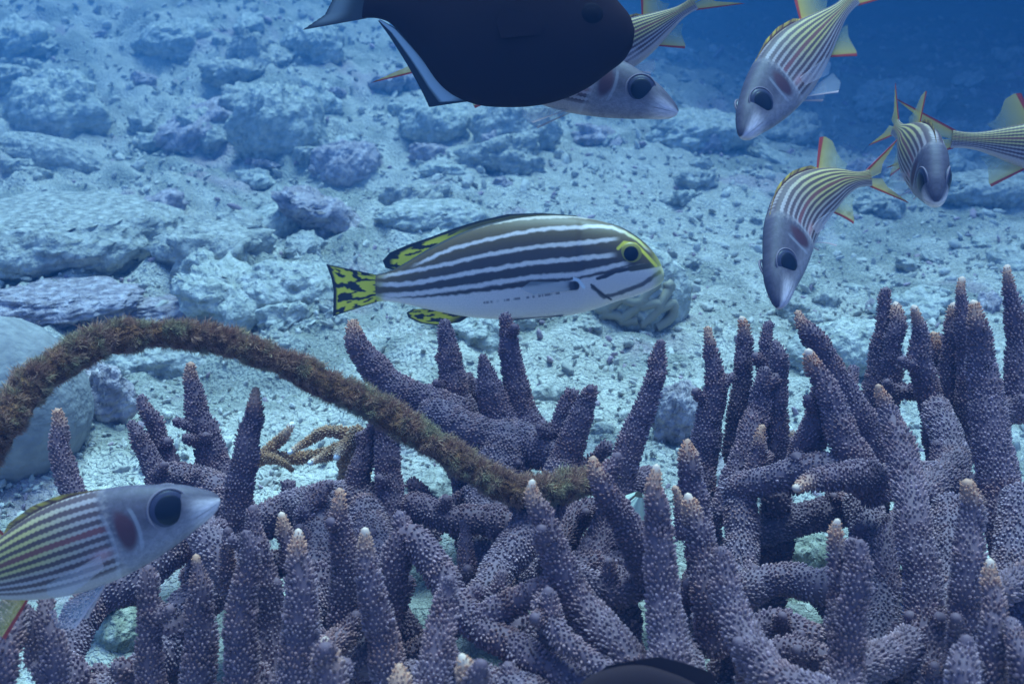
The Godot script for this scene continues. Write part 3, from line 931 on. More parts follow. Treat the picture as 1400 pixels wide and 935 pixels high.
func squirrel_texture() -> ImageTexture:
	var W := 640
	var H := 256
	var im := Image.create(W, H, false, Image.FORMAT_RGB8)
	var nz := noise(81, 0.035, 3)
	var nf := noise(82, 0.16, 2)
	for x in W:
		var s := float(x) / W
		var on := smoothstep(0.315, 0.345, s)
		for y in H:
			var v := (y + 0.5) / H      # 0 back, 1 belly, by angle projection
			var wob := nz.get_noise_2d(x * 0.6, y) * 0.006
			var silver := Color(0.34, 0.25, 0.25).lerp(Color(0.42, 0.32, 0.32), smoothstep(0.5, 0.95, v))
			var gold := smoothstep(0.55, 0.2, absf(v - 0.36)) * smoothstep(0.36, 0.6, s) * smoothstep(0.7, 0.5, v)
			silver = silver.lerp(Color(0.56, 0.40, 0.09), gold * 0.75)
			# stripes, one between each pair of scale rows
			var row := (v + wob) * 11.0 - 0.35
			var near := absf(row - roundf(row))
			var wide := 0.29 if roundf(row) != 4.0 else 0.36
			var scale_step := 0.05 * sin(x * 0.62) 
			var dark := (1.0 - smoothstep(wide - 0.07 + scale_step, wide + 0.05 + scale_step, near)) * on * smoothstep(0.93, 0.82, v)
			var stripe := Color(0.075, 0.035, 0.04) if roundf(row) != 4.0 else Color(0.17, 0.04, 0.045)
			var col := silver.lerp(stripe, dark * 0.93)
			# head: mauve silver, pale snout and cheek
			var head := 1.0 - smoothstep(0.305, 0.36, s + 0.02 * nz.get_noise_2d(x * 2.0, y * 2.0))
			var hc := Color(0.085, 0.062, 0.085).lerp(Color(0.27, 0.215, 0.24), smoothstep(0.42, 0.82, v))
			hc = hc.lerp(Color(0.72, 0.56, 0.56), smoothstep(0.13, 0.04, s) * smoothstep(0.15, 0.5, v))
			hc = hc * (1.0 + 0.28 * nz.get_noise_2d(x * 1.6 + 300.0, y * 1.2) + 0.12 * nf.get_noise_2d(x, y))
			col = col.lerp(hc, head)
			# dark red bar on the cheek plate and the pale plate edges
			var cx := 0.285 + 0.035 * (v - 0.5) * (v - 0.5) * 4.0
			var bar := (1.0 - smoothstep(0.6, 1.15, Vector2((s - cx) / 0.030, (v - 0.49) / 0.27).length()))
			col = col.lerp(Color(0.075, 0.02, 0.03), bar * 0.95)
			var edge := 1.0 - smoothstep(0.004, 0.009, absf(s - cx - 0.045))
			col = col.lerp(Color(0.74, 0.68, 0.76), edge * 0.12 * smoothstep(0.2, 0.3, v))
			var edge2 := 1.0 - smoothstep(0.003, 0.008, absf(s - cx + 0.034))
			col = col.lerp(Color(0.74, 0.68, 0.76), edge2 * 0.16 * smoothstep(0.2, 0.3, v) * smoothstep(0.85, 0.7, v))
			# mouth slit and speckled jaw
			var my := 0.60 + (s - 0.0) * 1.3
			var slit := (1.0 - smoothstep(0.006, 0.02, absf(v - my))) * smoothstep(0.095, 0.08, s) * smoothstep(0.0, 0.012, s)
			col = col.lerp(Color(0.16, 0.08, 0.1), slit * 0.7)
			var dots := smoothstep(0.42, 0.55, nf.get_noise_2d(x * 1.4, y)) * smoothstep(0.66, 0.74, v) * smoothstep(0.36, 0.3, s) * smoothstep(0.08, 0.12, s)
			col = col.lerp(Color(0.14, 0.1, 0.16), dots * 0.6)
			# pink pectoral base
			var px := (s - 0.375) / 0.03
			var py := (v - 0.66) / 0.06
			col = col.lerp(Color(0.62, 0.30, 0.30), exp(-px * px - py * py) * 0.7)
			# scales: overlapping rows with a pale free edge
			var lane := int(floorf(row * 2.0))
			var cell := fposmod(s * 62.0 + 0.5 * (lane % 2), 1.0)
			var arc := cell - 0.35 * absf(fposmod(row * 2.0, 1.0) - 0.5)
			col = col * (1.0 + 0.22 * (smoothstep(0.72, 0.95, arc) - 0.35 * smoothstep(0.25, 0.0, arc)) * smoothstep(0.3, 0.42, s))
			col = col * (1.0 + 0.10 * nf.get_noise_2d(x, y * 1.3))
			im.set_pixel(x, y, col.linear_to_srgb())
	return ImageTexture.create_from_image(im)

func squirrelfish(label: String, ctrl: Array, up: Vector3, up_tail: Vector3, k := 1.0, spread := 0.84, fan := 0.95) -> void:
	var at: Vector3 = (ctrl[0] + ctrl[-1]) * 0.5
	var root := thing("squirrelfish", label, "fish", at, "striped squirrelfish")
	var f := fish_frame(ctrl, up, up_tail, at, k)
	var top := [[0, 0.008], [0.015, 0.024], [0.05, 0.046], [0.1, 0.072], [0.17, 0.094], [0.27, 0.122], [0.4, 0.140], [0.52, 0.136], [0.64, 0.112], [0.76, 0.076], [0.88, 0.042], [0.95, 0.036], [1, 0.040]]
	var bot := [[0, -0.014], [0.015, -0.032], [0.05, -0.052], [0.1, -0.070], [0.17, -0.096], [0.27, -0.120], [0.4, -0.134], [0.52, -0.128], [0.64, -0.106], [0.76, -0.072], [0.88, -0.040], [0.95, -0.035], [1, -0.040]]
	var wide := [[0, 0.010], [0.02, 0.026], [0.08, 0.047], [0.15, 0.056], [0.25, 0.068], [0.33, 0.074], [0.352, 0.069], [0.5, 0.068], [0.65, 0.058], [0.78, 0.036], [0.9, 0.018], [1, 0.009]]
	obj("body", fish_body(f, top, bot, wide), mat.squirrel, root)
	for sd in [-1.0, 1.0]:
		eye(root, f, 0.158, 0.02, 0.043, 0.060, sd, mat.iris_grey, mat.pupil, 0.78, mat.rim)
	var red := Color(0.50, 0.05, 0.035, 0.97)
	var gold := Color(0.80, 0.48, 0.05, 0.85)
	var clear := Color(0.52, 0.48, 0.22, 0.24)
	var lead := func(u: float, y: float) -> Color:
		if u < 0.16:
			return red
		return gold.lerp(clear, clampf((u - 0.16) * 1.1 + 0.25 * y, 0, 1))
	obj("soft_dorsal_fin", fin(f, [[0.66, 0.098, 0, 0.735, 0.098 + 0.15 * spread, 0], [0.675, 0.095, 0, 0.765, 0.095 + 0.148 * spread, 0], [0.70, 0.089, 0, 0.80, 0.09 + 0.12 * spread, 0], [0.74, 0.078, 0, 0.81, 0.075 + 0.07 * spread, 0], [0.78, 0.065, 0, 0.83, 0.066 + 0.038 * spread, 0], [0.82, 0.052, 0, 0.86, 0.06 + 0.02 * spread, 0]], lead), mat.fin, root)
	obj("anal_fin", fin(f, [[0.66, -0.096, 0, 0.80, -0.098 - 0.11 * spread, 0], [0.68, -0.092, 0, 0.815, -0.09 - 0.10 * spread, 0], [0.71, -0.083, 0, 0.82, -0.085 - 0.07 * spread, 0], [0.75, -0.070, 0, 0.83, -0.072 - 0.035 * spread, 0], [0.82, -0.050, 0, 0.87, -0.052 - 0.012, 0]], lead), mat.fin, root)
	var spines := func(u: float, y: float) -> Color:
		var q := u * 9.0 + 0.6 * sin(u * 23.0)
		var spot := smoothstep(0.45, 0.2, absf(fposmod(q, 1.0) - 0.4)) * smoothstep(0.4, 0.7, y) * (0.35 + 0.65 * absf(sin(floorf(q) * 2.4 + 0.7)))
		return Color(0.10, 0.025, 0.03, 0.95).lerp(Color(0.85, 0.52, 0.08, 1.0), spot)
	obj("spiny_dorsal_fin", fin(f, [[0.30, 0.122, 0, 0.33, 0.135, 0], [0.40, 0.136, 0, 0.44, 0.157, 0], [0.50, 0.133, 0, 0.54, 0.155, 0], [0.60, 0.118, 0, 0.64, 0.130, 0], [0.65, 0.104, 0, 0.67, 0.106, 0]], spines, 40, 6), mat.fin, root)
	var tail_top := func(u: float, y: float) -> Color:
		return red if u < 0.26 else gold.lerp(clear, clampf((u - 0.2) * 0.7, 0, 0.75))
	var e := 0.165 * fan
	for sg in [1.0, -1.0]:
		obj("tail_lobe", fin(f, [[0.985, 0.040 * sg, 0, 1.27, e * sg, 0], [0.99, 0.028 * sg, 0, 1.25, e * 0.90 * sg, 0], [0.995, 0.012 * sg, 0, 1.12, e * 0.36 * sg, 0], [1.0, 0.0, 0, 1.09, 0.012 * sg, 0]], tail_top, 26, 14), mat.fin, root)
	var pale := func(u: float, y: float) -> Color:
		return Color(0.46, 0.42, 0.44, 0.5).lerp(Color(0.46, 0.42, 0.44, 0.2), clampf(u * 0.6 + y * 0.5, 0, 1)) if u > 0.1 else Color(0.6, 0.4, 0.38, 0.9)
	for sd in [-1.0, 1.0]:
		obj("pelvic_fin", fin(f, [[0.40, -0.125, 0.022 * sd, 0.53, -0.235 * spread - 0.02, 0.045 * sd], [0.425, -0.126, 0.02 * sd, 0.585, -0.20, 0.04 * sd], [0.45, -0.124, 0.012 * sd, 0.60, -0.15, 0.024 * sd]], pale, 16, 10), mat.fin, root)
		obj("pectoral_fin", fin(f, [[0.375, -0.035, 0.077 * sd, 0.53, -0.06, 0.105 * sd], [0.378, -0.055, 0.075 * sd, 0.54, -0.095, 0.10 * sd], [0.38, -0.075, 0.071 * sd, 0.50, -0.12, 0.09 * sd]], func(u: float, y: float) -> Color: return Color(0.62, 0.42, 0.42, 0.5).lerp(Color(0.6, 0.56, 0.6, 0.18), y), 12, 10), mat.fin, root)

func near_line(lines: Array, x: float, y: float) -> float:
	# distance from a point to a polyline
	var best := 1e9
	var p := Vector2(x, y)
	for i in lines.size() - 1:
		var a := Vector2(lines[i][0], lines[i][1])
		var b := Vector2(lines[i + 1][0], lines[i + 1][1])
		best = minf(best, p.distance_to(Geometry2D.get_closest_point_to_segment(p, a, b)))
	return best

func sweetlips_texture() -> ImageTexture:
	# flank markings drawn on a chart of 410 x 160 units, snout at x 408, tail root at 15
	var W := 820
	var H := 320
	var im := Image.create(W, H, false, Image.FORMAT_RGB8)
	var pale_lines := [
		[[60, 60], [92, 52], [124, 42], [180, 27], [240, 20], [300, 19], [340, 26], [356, 34]],
		[[70, 84], [92, 76], [124, 63], [180, 49], [240, 38], [300, 34], [340, 34], [372, 48], [392, 66]],
		[[18, 99], [60, 92], [124, 81], [180, 69], [240, 60], [300, 55], [352, 49]],
		[[14, 108], [60, 108], [124, 98], [180, 89], [240, 80], [300, 75], [348, 70]],
		[[14, 124], [60, 122], [124, 115], [180, 107], [240, 99], [290, 96], [330, 88], [365, 80]],
	]
	var tops := [[15, 95], [45, 86], [100, 58], [150, 36], [200, 22], [250, 14], [300, 16], [345, 28], [370, 42], [390, 58], [408, 92]]
	var low := [[14, 118], [60, 121], [124, 117], [180, 111], [240, 104], [290, 97], [330, 90], [372, 78], [408, 74]]
	var wob := noise(91, 0.03, 3)
	var grain := noise(92, 0.2, 2)
	for px in W:
		var x := px * 0.5
		var ys := []
		for l in pale_lines:
			ys.append(piece(l, x) if x >= l[0][0] - 4 and x <= l[-1][0] + 3 else -99.0)
		var yt := piece(tops, x)
		var yl := piece(low, x)
		for py in H:
			var y := py * 0.5
			var dy := wob.get_noise_2d(px, py) * 1.6
			var deep := clampf((y - yt) / 75.0, 0, 1)
			var dark := Color(0.12, 0.07, 0.026).lerp(Color(0.065, 0.042, 0.038), smoothstep(0.15, 0.75, deep))
			var white := 0.0
			for k in 5:
				var yy: float = ys[k]
				if yy > -50:
					var l: Array = pale_lines[k]
					var end := smoothstep(float(l[0][0]) - 6.0, float(l[0][0]) + 26.0, x) * smoothstep(float(l[-1][0]) + 3.0, float(l[-1][0]) - 12.0, x)
					white = maxf(white, (0.7 if k == 0 else 1.0) * end * (1.0 - smoothstep(0.6 + 0.2 * k, 3.7 + 0.27 * k, absf(y + dy - yy))))
			if y + dy > yl + 4.0:
				white = maxf(white, smoothstep(4.0, 7.5, y + dy - yl))
			var wc := Color(0.72, 0.57, 0.53).lerp(Color(0.76, 0.61, 0.57), deep)
			wc = wc.lerp(Color(0.62, 0.52, 0.16), smoothstep(340, 385, x) * smoothstep(66, 56, y) * 0.9 + 0.2 * smoothstep(14, 4, y - yt))
			var col := dark.lerp(wc, white)
			# tail root goes yellow
			col = col.lerp(Color(0.58, 0.50, 0.06), smoothstep(30, 16, x) * white)
			# cheek: dark bars running to the mouth
			if x > 290:
				var d1 := near_line([[316, 112], [330, 125], [352, 119], [380, 108], [402, 92]], x, y)
				var d2 := near_line([[322, 101], [332, 98], [345, 92], [364, 88]], x, y)
				var d3 := near_line([[314, 109], [319, 114], [327, 121], [338, 128]], x, y)
				var d4 := near_line([[366, 88], [390, 84], [405, 80]], x, y)
				col = col.lerp(Color(0.05, 0.035, 0.04), 0.9 - 0.9 * smoothstep(1.4, 4.0, d1 + dy * 0.8))
				col = col.lerp(Color(0.05, 0.035, 0.04), 1.0 - smoothstep(1.5, 3.2, d2 + dy * 0.5))
				col = col.lerp(Color(0.05, 0.035, 0.04), 1.0 - smoothstep(0.6, 2.2, d3))
				col = col.lerp(Color(0.07, 0.05, 0.03), 1.0 - smoothstep(2.6, 5.0, d4))
				var de := near_line([[350, 62], [358, 54], [372, 56], [384, 68], [398, 84]], x, y)
				col = col.lerp(Color(0.75, 0.58, 0.05), (1.0 - smoothstep(1.3, 2.8, de)) * 0.9)
				col = col.lerp(Color(0.55, 0.48, 0.10), smoothstep(388, 404, x) * 0.55)
				var dp := Vector2((x - 293) / 5.5, (y - 110) / 6.0).length()
				col = col.lerp(Color(0.035, 0.025, 0.03), 1.0 - smoothstep(0.8, 1.2, dp))
				var dw := near_line([[283, 103], [290, 101], [297, 103], [304, 112]], x, y)
				col = col.lerp(Color(0.8, 0.77, 0.78), 1.0 - smoothstep(1.6, 2.8, dw))
			# broken dashes along the flank
			var dd := near_line([[172, 132], [205, 128], [240, 124], [276, 119]], x, y)
			col = col.lerp(Color(0.09, 0.07, 0.09), (1.0 - smoothstep(0.8, 2.2, dd)) * smoothstep(-0.05, 0.15, wob.get_noise_1d(px * 2.2) + 0.1) * 0.75)
			# dark back edge
			col = col.lerp(Color(0.05, 0.04, 0.03), smoothstep(3.4, 1.6, y - yt) * smoothstep(395, 380, x))
			var lane := int(floorf(py / 4.0))
			var cell := fposmod(px / 5.0 + 0.5 * (lane % 2), 1.0)
			col = col * (1.0 + 0.16 * (smoothstep(0.6, 0.95, cell) - 0.3 * smoothstep(0.3, 0.0, cell)))
			col = col * (1.0 + 0.14 * grain.get_noise_2d(px, py))
			im.set_pixel(px, py, col.linear_to_srgb())
	return ImageTexture.create_from_image(im)

func build_sweetlips() -> void:
	var a := pt(908, 378, 1.27)
	var b := pt(515, 393, 1.33)
	var mid1 := pt(780, 383, 1.285)
	var mid2 := pt(640, 389, 1.30)
	var at := (a + b) * 0.5
	var root := thing("sweetlips_fish", "large fish with brown and white stripes and yellow-and-black tail", "fish", at)
	var up := lens_at.basis.y + lens_at.basis.z * 0.04
	var f := fish_frame([a, mid1, mid2, b], up, up, at)
	var px := func(x: float, y: float) -> float: return ((378.0 + 15.0 * (908.0 - x) / 393.0) - y) / 393.0
	var sx := func(x: float) -> float: return (908.0 - x) / 393.0
	var top := []
	for q in [[908, 372], [903, 358], [896, 347], [886, 335], [870, 322], [850, 311], [820, 303], [790, 298], [750, 297], [700, 302], [650, 315], [600, 336], [560, 358], [535, 370], [515, 375]]:
		top.append([sx.call(q[0]), px.call(q[0], q[1])])
	var bot := []
	for q in [[908, 382], [903, 388], [890, 396], [870, 404], [845, 411], [820, 420], [790, 428], [750, 433], [700, 435], [650, 432], [600, 424], [560, 416], [535, 412], [515, 412]]:
		bot.append([sx.call(q[0]), px.call(q[0], q[1])])
	var wide := [[0, 0.014], [0.03, 0.035], [0.1, 0.062], [0.2, 0.085], [0.262, 0.094], [0.285, 0.087], [0.4, 0.092], [0.55, 0.084], [0.7, 0.062], [0.85, 0.034], [1, 0.014]]
	# chart: x 0..410 is image column 500..910; y 0..160 is row 280..440, following the axis
	var m := fish_body_chart(f, top, bot, wide)
	obj("body", m, mat.sweetlips, root)
	for sd in [-1.0, 1.0]:
		eye(root, f, sx.call(866.0), px.call(866.0, 349.0), 0.056, 0.038, sd, mat.iris_gold, mat.pupil, 0.74)
	var nzs := noise(95, 1.0, 2)
	var blotch := func(u: float, y: float, su: float, sy: float) -> Color:
		var q := nzs.get_noise_2d(u * su, y * sy) + 0.25 * nzs.get_noise_2d(u * su * 2.1 + 9.0, y * sy * 2.1)
		return Color(0.90, 0.70, 0.04, 1).lerp(Color(0.03, 0.022, 0.02, 1), smoothstep(0.02, 0.13, q))
	var tailp := func(u: float, y: float) -> Color:
		var c: Color = blotch.call(u, y, 5.2, 2.3)
		var rim := maxf(smoothstep(0.90, 0.95, y), maxf(smoothstep(0.05, 0.02, u), smoothstep(0.95, 0.98, u)) * 0.9)
		return c.lerp(Color(0.025, 0.018, 0.02, 1), rim)
	var T := []
	for q in [[516, 376, 438, 361], [515, 384, 445, 380], [515, 394, 448, 398], [515, 404, 447, 416], [516, 412, 446, 434]]:
		T.append([sx.call(q[0]) - 0.004, px.call(q[0], q[1]), 0.0, sx.call(q[2]), px.call(q[2], q[3]), 0.012])
	obj("tail_fin", fin(f, T, tailp, 70, 60, 0.0, 0.0006), mat.fin, root)
	var dorp := func(u: float, y: float) -> Color:
		var c: Color = blotch.call(u, y, 6.5, 1.6)
		c = c.lerp(Color(0.11, 0.085, 0.03, 1), smoothstep(0.55, 0.35, u))
		return c.lerp(Color(0.02, 0.016, 0.018, 1), maxf(smoothstep(0.62, 0.8, y), smoothstep(0.97, 0.995, u)))
	var D := []
	for q in [[800, 300, 795, 297], [760, 299, 750, 293], [720, 301, 705, 294], [680, 308, 662, 303], [650, 316, 630, 312], [620, 329, 595, 324], [596, 340, 560, 335], [580, 350, 535, 345], [570, 356, 524, 356], [562, 362, 528, 366], [556, 366, 545, 370]]:
		D.append([sx.call(q[0]), px.call(q[0], q[1]), 0.0, sx.call(q[2]), px.call(q[2], q[3]), 0.004])
	obj("dorsal_fin", fin(f, D, dorp, 120, 20, 0.0, 0.0006), mat.fin, root)
	var A := []
	for q in [[648, 430, 632, 439], [630, 428, 600, 444], [615, 426, 575, 441], [602, 424, 559, 434], [596, 422, 556, 427], [592, 421, 565, 422]]:
		A.append([sx.call(q[0]), px.call(q[0], q[1]), 0.0, sx.call(q[2]), px.call(q[2], q[3]), 0.01])
	var analp := func(u: float, y: float) -> Color:
		var c: Color = blotch.call(u + 3.0, y, 4.5, 2.4)
		return c.lerp(Color(0.025, 0.018, 0.02, 1), maxf(smoothstep(0.86, 0.95, y), smoothstep(0.25, 0.05, u)))
	obj("anal_fin", fin(f, A, analp, 50, 30, 0.0, 0.0006), mat.fin, root)
	for sd in [-1.0, 1.0]:
		obj("pectoral_fin", fin(f, [[sx.call(793.0), px.call(793, 385), 0.089 * sd, sx.call(735.0), px.call(735, 385), 0.106 * sd], [sx.call(792.0), px.call(792, 390), 0.089 * sd, sx.call(722.0), px.call(722, 394), 0.108 * sd], [sx.call(793.0), px.call(793, 396), 0.087 * sd, sx.call(738.0), px.call(738, 402), 0.104 * sd]], func(u: float, y: float) -> Color: return Color(0.05, 0.04, 0.05, 0.9).lerp(Color(0.42, 0.42, 0.44, 0.45), smoothstep(0.08, 0.2, y)), 18, 12), mat.fin, root)
		obj("pelvic_fin", fin(f, [[sx.call(775.0), px.call(775, 429), 0.03 * sd, sx.call(700.0), px.call(700, 437), 0.03 * sd], [sx.call(772.0), px.call(772, 431), 0.02 * sd, sx.call(695.0), px.call(695, 435), 0.02 * sd]], func(u: float, y: float) -> Color: return Color(0.06, 0.045, 0.06, 0.9), 6, 10), mat.fin, root)

func fish_body_chart(f: Dictionary, top: Array, bot: Array, wide: Array) -> ArrayMesh:
	var nu := 130
	var nv := 56
	var v := PackedVector3Array()
	var uv := PackedVector2Array()
	for i in nu:
		var s := float(i) / (nu - 1)
		s = s * s * 0.4 + s * 0.6
		var a := piece(top, s)
		var b := piece(bot, s)
		var w := piece(wide, s)
		var q := on_fish(f, s)
		var k: float = f.k
		for j in nv:
			var th := TAU * j / nv
			var h := (a + b) * 0.5 + (a - b) * 0.5 * cos(th)
			var cx := sin(th)
			v.append(q[0] + q[2] * (h * k) + q[3] * (w * signf(cx) * pow(absf(cx), 0.8) * k))
			var row := 378.0 + 15.0 * s - h * 393.0
			uv.append(Vector2((408.0 - 393.0 * s) / 410.0, (row - 280.0) / 160.0))
	return commit(v, grid_index(nu, nv, true), PackedColorArray(), uv)

func build_black_fish() -> void:
	var a := pt(866, 52, .93)
	var b := pt(500, 2, 1.0)
	var at := (a + b) * 0.5
	var root := thing("black_fish", "big dark fish with a pale band along its anal fin", "fish", at)
	var up := lens_at.basis.y - lens_at.basis.z * 0.05
	var f := fish_frame([a, pt(740, 38, .945), pt(600, 14, .975), b], up, up, at)
	var L := 369.0
	var top := [[0, 0.03], [0.02, 0.07], [0.06, 0.11], [0.14, 0.18], [0.25, 0.25], [0.4, 0.30], [0.55, 0.29], [0.7, 0.21], [0.85, 0.09], [0.93, 0.055], [1, 0.06]]
	var bot := [[0, -0.03], [0.02, -0.075], [0.06, -0.115], [0.14, -0.19], [0.25, -0.25], [0.38, -0.285], [0.5, -0.295], [0.62, -0.26], [0.75, -0.16], [0.88, -0.07], [0.94, -0.055], [1, -0.06]]
	var wide := [[0, 0.02], [0.05, 0.06], [0.15, 0.095], [0.3, 0.12], [0.5, 0.115], [0.7, 0.07], [0.88, 0.03], [1, 0.014]]
	obj("body", fish_body(f, top, bot, wide), mat.black_fish, root)
	for sd in [-1.0, 1.0]:
		eye(root, f, 0.14, 0.035, 0.083, 0.042, sd, mat.black_eye, mat.black_eye, 0.7)
	var band := func(u: float, y: float) -> Color:
		var black := Color(0.018, 0.016, 0.02, 1)
		return black.lerp(Color(0.42, 0.45, 0.46, 1), smoothstep(0.06, 0.16, y) * smoothstep(0.66, 0.52, y) * smoothstep(0.02, 0.2, u))
	for sg in [1.0, -1.0]:
		var h0 := [0.29, 0.285, 0.235, 0.155, 0.085, 0.06]
		var ss := [0.48, 0.55, 0.65, 0.76, 0.86, 0.93]
		var out := [0.0, 0.055, 0.062, 0.042, 0.026, 0.004]
		var push := [0.02, 0.10, 0.04, 0.03, 0.02, 0.005]
		var R := []
		for i in 6:
			R.append([ss[i], h0[i] * sg * 0.96, 0, ss[i] + push[i], (h0[i] + out[i]) * sg, 0])
		obj("dorsal_fin" if sg > 0 else "anal_fin", fin(f, R, band, 50, 16, 0.0, 0.0008), mat.fin, root)
	var dk := func(u: float, y: float) -> Color: return Color(0.03, 0.03, 0.036, 1).lerp(Color(0.16, 0.17, 0.18, 1), smoothstep(0.3, 0.75, y) * smoothstep(0.0, 0.15, u) * smoothstep(1.0, 0.85, u) * smoothstep(1.0, 0.88, y))
	obj("tail_fin", fin(f, [[0.985, 0.06, 0, 1.235, 0.13, 0.02], [0.99, 0.03, 0, 1.17, 0.06, 0.02], [0.995, 0, 0, 1.15, 0.0, 0.02], [0.99, -0.03, 0, 1.17, -0.06, 0.02], [0.985, -0.06, 0, 1.25, -0.125, 0.02]], dk, 40, 16), mat.fin, root)
	for sd in [-1.0, 1.0]:
		obj("pectoral_fin", fin(f, [[0.27, 0.0, 0.120 * sd, 0.42, 0.01, 0.131 * sd], [0.275, -0.03, 0.120 * sd, 0.43, -0.04, 0.131 * sd], [0.28, -0.055, 0.118 * sd, 0.40, -0.09, 0.127 * sd]], func(u: float, y: float) -> Color: return Color(0.024, 0.013, 0.016, 1.0), 12, 8, 0.0, 0.0), mat.black_fish, root)

func build_small_fish(label: String, called: String, ctrl: Array, up: Vector3, material: Material, tint: Color) -> void:
	var at: Vector3 = (ctrl[0] + ctrl[-1]) * 0.5
	var root := thing(called, label, "fish", at)
	var f := fish_frame(ctrl, up, up, at)
	var top := [[0, 0.02], [0.03, 0.05], [0.1, 0.10], [0.25, 0.17], [0.45, 0.19], [0.65, 0.14], [0.85, 0.07], [1, 0.06]]
	var bot := [[0, -0.02], [0.03, -0.05], [0.1, -0.10], [0.25, -0.16], [0.45, -0.175], [0.65, -0.13], [0.85, -0.07], [1, -0.06]]
	var wide := [[0, 0.02], [0.06, 0.05], [0.25, 0.09], [0.5, 0.085], [0.8, 0.04], [1, 0.015]]
	obj("body", fish_body(f, top, bot, wide), material, root)
	for sd in [-1.0, 1.0]:
		eye(root, f, 0.12, 0.03, 0.055, 0.032, sd, mat.iris_grey, mat.pupil, 0.7)
	var c := func(u: float, y: float) -> Color: return Color(tint.r, tint.g, tint.b, 1.0)
	obj("dorsal_fin", fin(f, [[0.25, 0.165, 0, 0.3, 0.2, 0], [0.5, 0.18, 0, 0.56, 0.235, 0], [0.75, 0.10, 0, 0.85, 0.17, 0], [0.86, 0.065, 0, 0.9, 0.08, 0]], c, 40, 8), material, root)
	obj("anal_fin", fin(f, [[0.55, -0.155, 0, 0.62, -0.21, 0], [0.75, -0.10, 0, 0.84, -0.16, 0], [0.86, -0.065, 0, 0.9, -0.08, 0]], c, 30, 8), material, root)
	obj("tail_fin", fin(f, [[0.985, 0.06, 0, 1.22, 0.13, 0], [1, 0, 0, 1.15, 0, 0], [0.985, -0.06, 0, 1.22, -0.13, 0]], c, 24, 10), material, root)

func build_fish() -> void:
	var U := lens_at.basis.y
	var R := lens_at.basis.x
	var B := lens_at.basis.z
	build_sweetlips()
	build_black_fish()
	squirrelfish("striped fish with pale pointed snout beside the coral, nearest the algae rope", [pt(299, 681, .66), pt(190, 716, .645), pt(60, 763, .64), pt(-88, 814, .66)], U * 1.0 + R * -0.32 + B * 0.16, U - R * 0.2, 1.08)
	squirrelfish("striped fish with its head showing below the big dark fish's chin", [pt(927, 153, 1.06), pt(850, 125, 1.07), pt(740, 100, 1.09), pt(600, 78, 1.12)], U + R * 0.3, U + R * 0.2, 0.95)
	squirrelfish("striped fish whose head is hidden by the big dark fish", [pt(770, 112, 1.16), pt(820, 82, 1.15), pt(890, 42, 1.14), pt(950, 4, 1.13)], U - R * 0.6, U - R * 0.6, 1.15)
	squirrelfish("striped fish diving head down above the sand with yellow dorsal fin", [pt(1014, 186, 1.14), pt(1045, 138, 1.18), pt(1105, 64, 1.24), pt(1168, -4, 1.3)], U * 0.62 - R * 0.72 + B * 0.30, U * 0.6 - R * 0.6 + B * 0.15, 0.88)
	squirrelfish("curved striped fish nosing down with raised yellow fin above the coral tips", [pt(1064, 420, 1.0), pt(1070, 365, 1.03), pt(1092, 292, 1.08), pt(1142, 254, 1.13), pt(1190, 243, 1.18)], U * 0.25 - R * 0.85 + B * 0.55, U * 0.9 - R * 0.35 + B * 0.2, 0.82)
	squirrelfish("striped fish swimming straight at us with both eyes showing", [pt(1281, 276, 1.12), pt(1273, 238, 1.16), pt(1246, 196, 1.22), pt(1224, 174, 1.27)], U * 1.0 + B * 0.35 - R * 0.1, U + B * 0.1 + R * 0.25, 1.38)
	squirrelfish("striped fish crossing behind the fish that faces us", [pt(1630, 228, 1.22), pt(1520, 212, 1.24), pt(1410, 200, 1.26), pt(1302, 190, 1.28)], U + R * 0.05, U, 1.05)
	build_small_fish("dark brown fish whose back shows in front of the coral fingers", "damselfish", [pt(766, 976, .56), pt(840, 958, .56), pt(926, 956, .565), pt(1000, 966, .57)], U, mat.brown_fish, Color(0.05, 0.04, 0.045))
	build_small_fish("small blue fish sheltering between the thick coral fingers", "damselfish", [pt(1172, 870, .8), pt(1195, 858, .805), pt(1222, 842, .81), pt(1240, 832, .82)], U, mat.blue_fish, Color(0.03, 0.06, 0.22))

func build_shell() -> void:
	# pale greenish shell wedged in the coral
	var t := thing("clam_shell", "pale greenish pointed shell wedged between the coral fingers", "shell", pt(868, 690, .86))
	for sd in [0, 1]:
		var v := PackedVector3Array()
		for i in 14:
			var u := i / 13.0
			for j in 18:
				var th := PI * j / 17.0
				var r := (0.004 + 0.017 * u) * (1.0 + 0.08 * sin(th * 9.0))
				v.append(Vector3(cos(th) * r * 0.8, 0.022 * (1.0 - u) - 0.012 + 0.3 * r * sin(th), (sin(th) * r * 0.62 + 0.001) * (1.0 if sd else -1.0)))
		obj("valve", commit(v, grid_index(14, 18, false, sd == 0)), mat.shell, t)
	t.rotation = Vector3(0.3, 0.3, -0.2)

# ---------------------------------------------------------------- materials
func std(c: Color, rough: float, spec := 0.5) -> StandardMaterial3D:
	var m := StandardMaterial3D.new()
	m.albedo_color = c
	m.roughness = rough
	m.metallic_specular = spec
	return m

func crusty(lo: Color, mid: Color, hi: Color, sd: int, scale: float, bump: float) -> StandardMaterial3D:
	var m := std(Color.WHITE, 0.95, 0.25)
	m.albedo_texture = tex_noise(sd, 0.02, lo.linear_to_srgb(), hi.linear_to_srgb(), mid.linear_to_srgb())
	m.uv1_triplanar = true
	m.uv1_world_triplanar = true
	m.uv1_scale = Vector3.ONE * scale
	m.heightmap_enabled = true
	m.heightmap_texture = tex_noise(sd + 1, 0.03, Color.BLACK, Color.WHITE, Color(0, 0, 0, 0), 6)
	m.heightmap_scale = bump
	return m

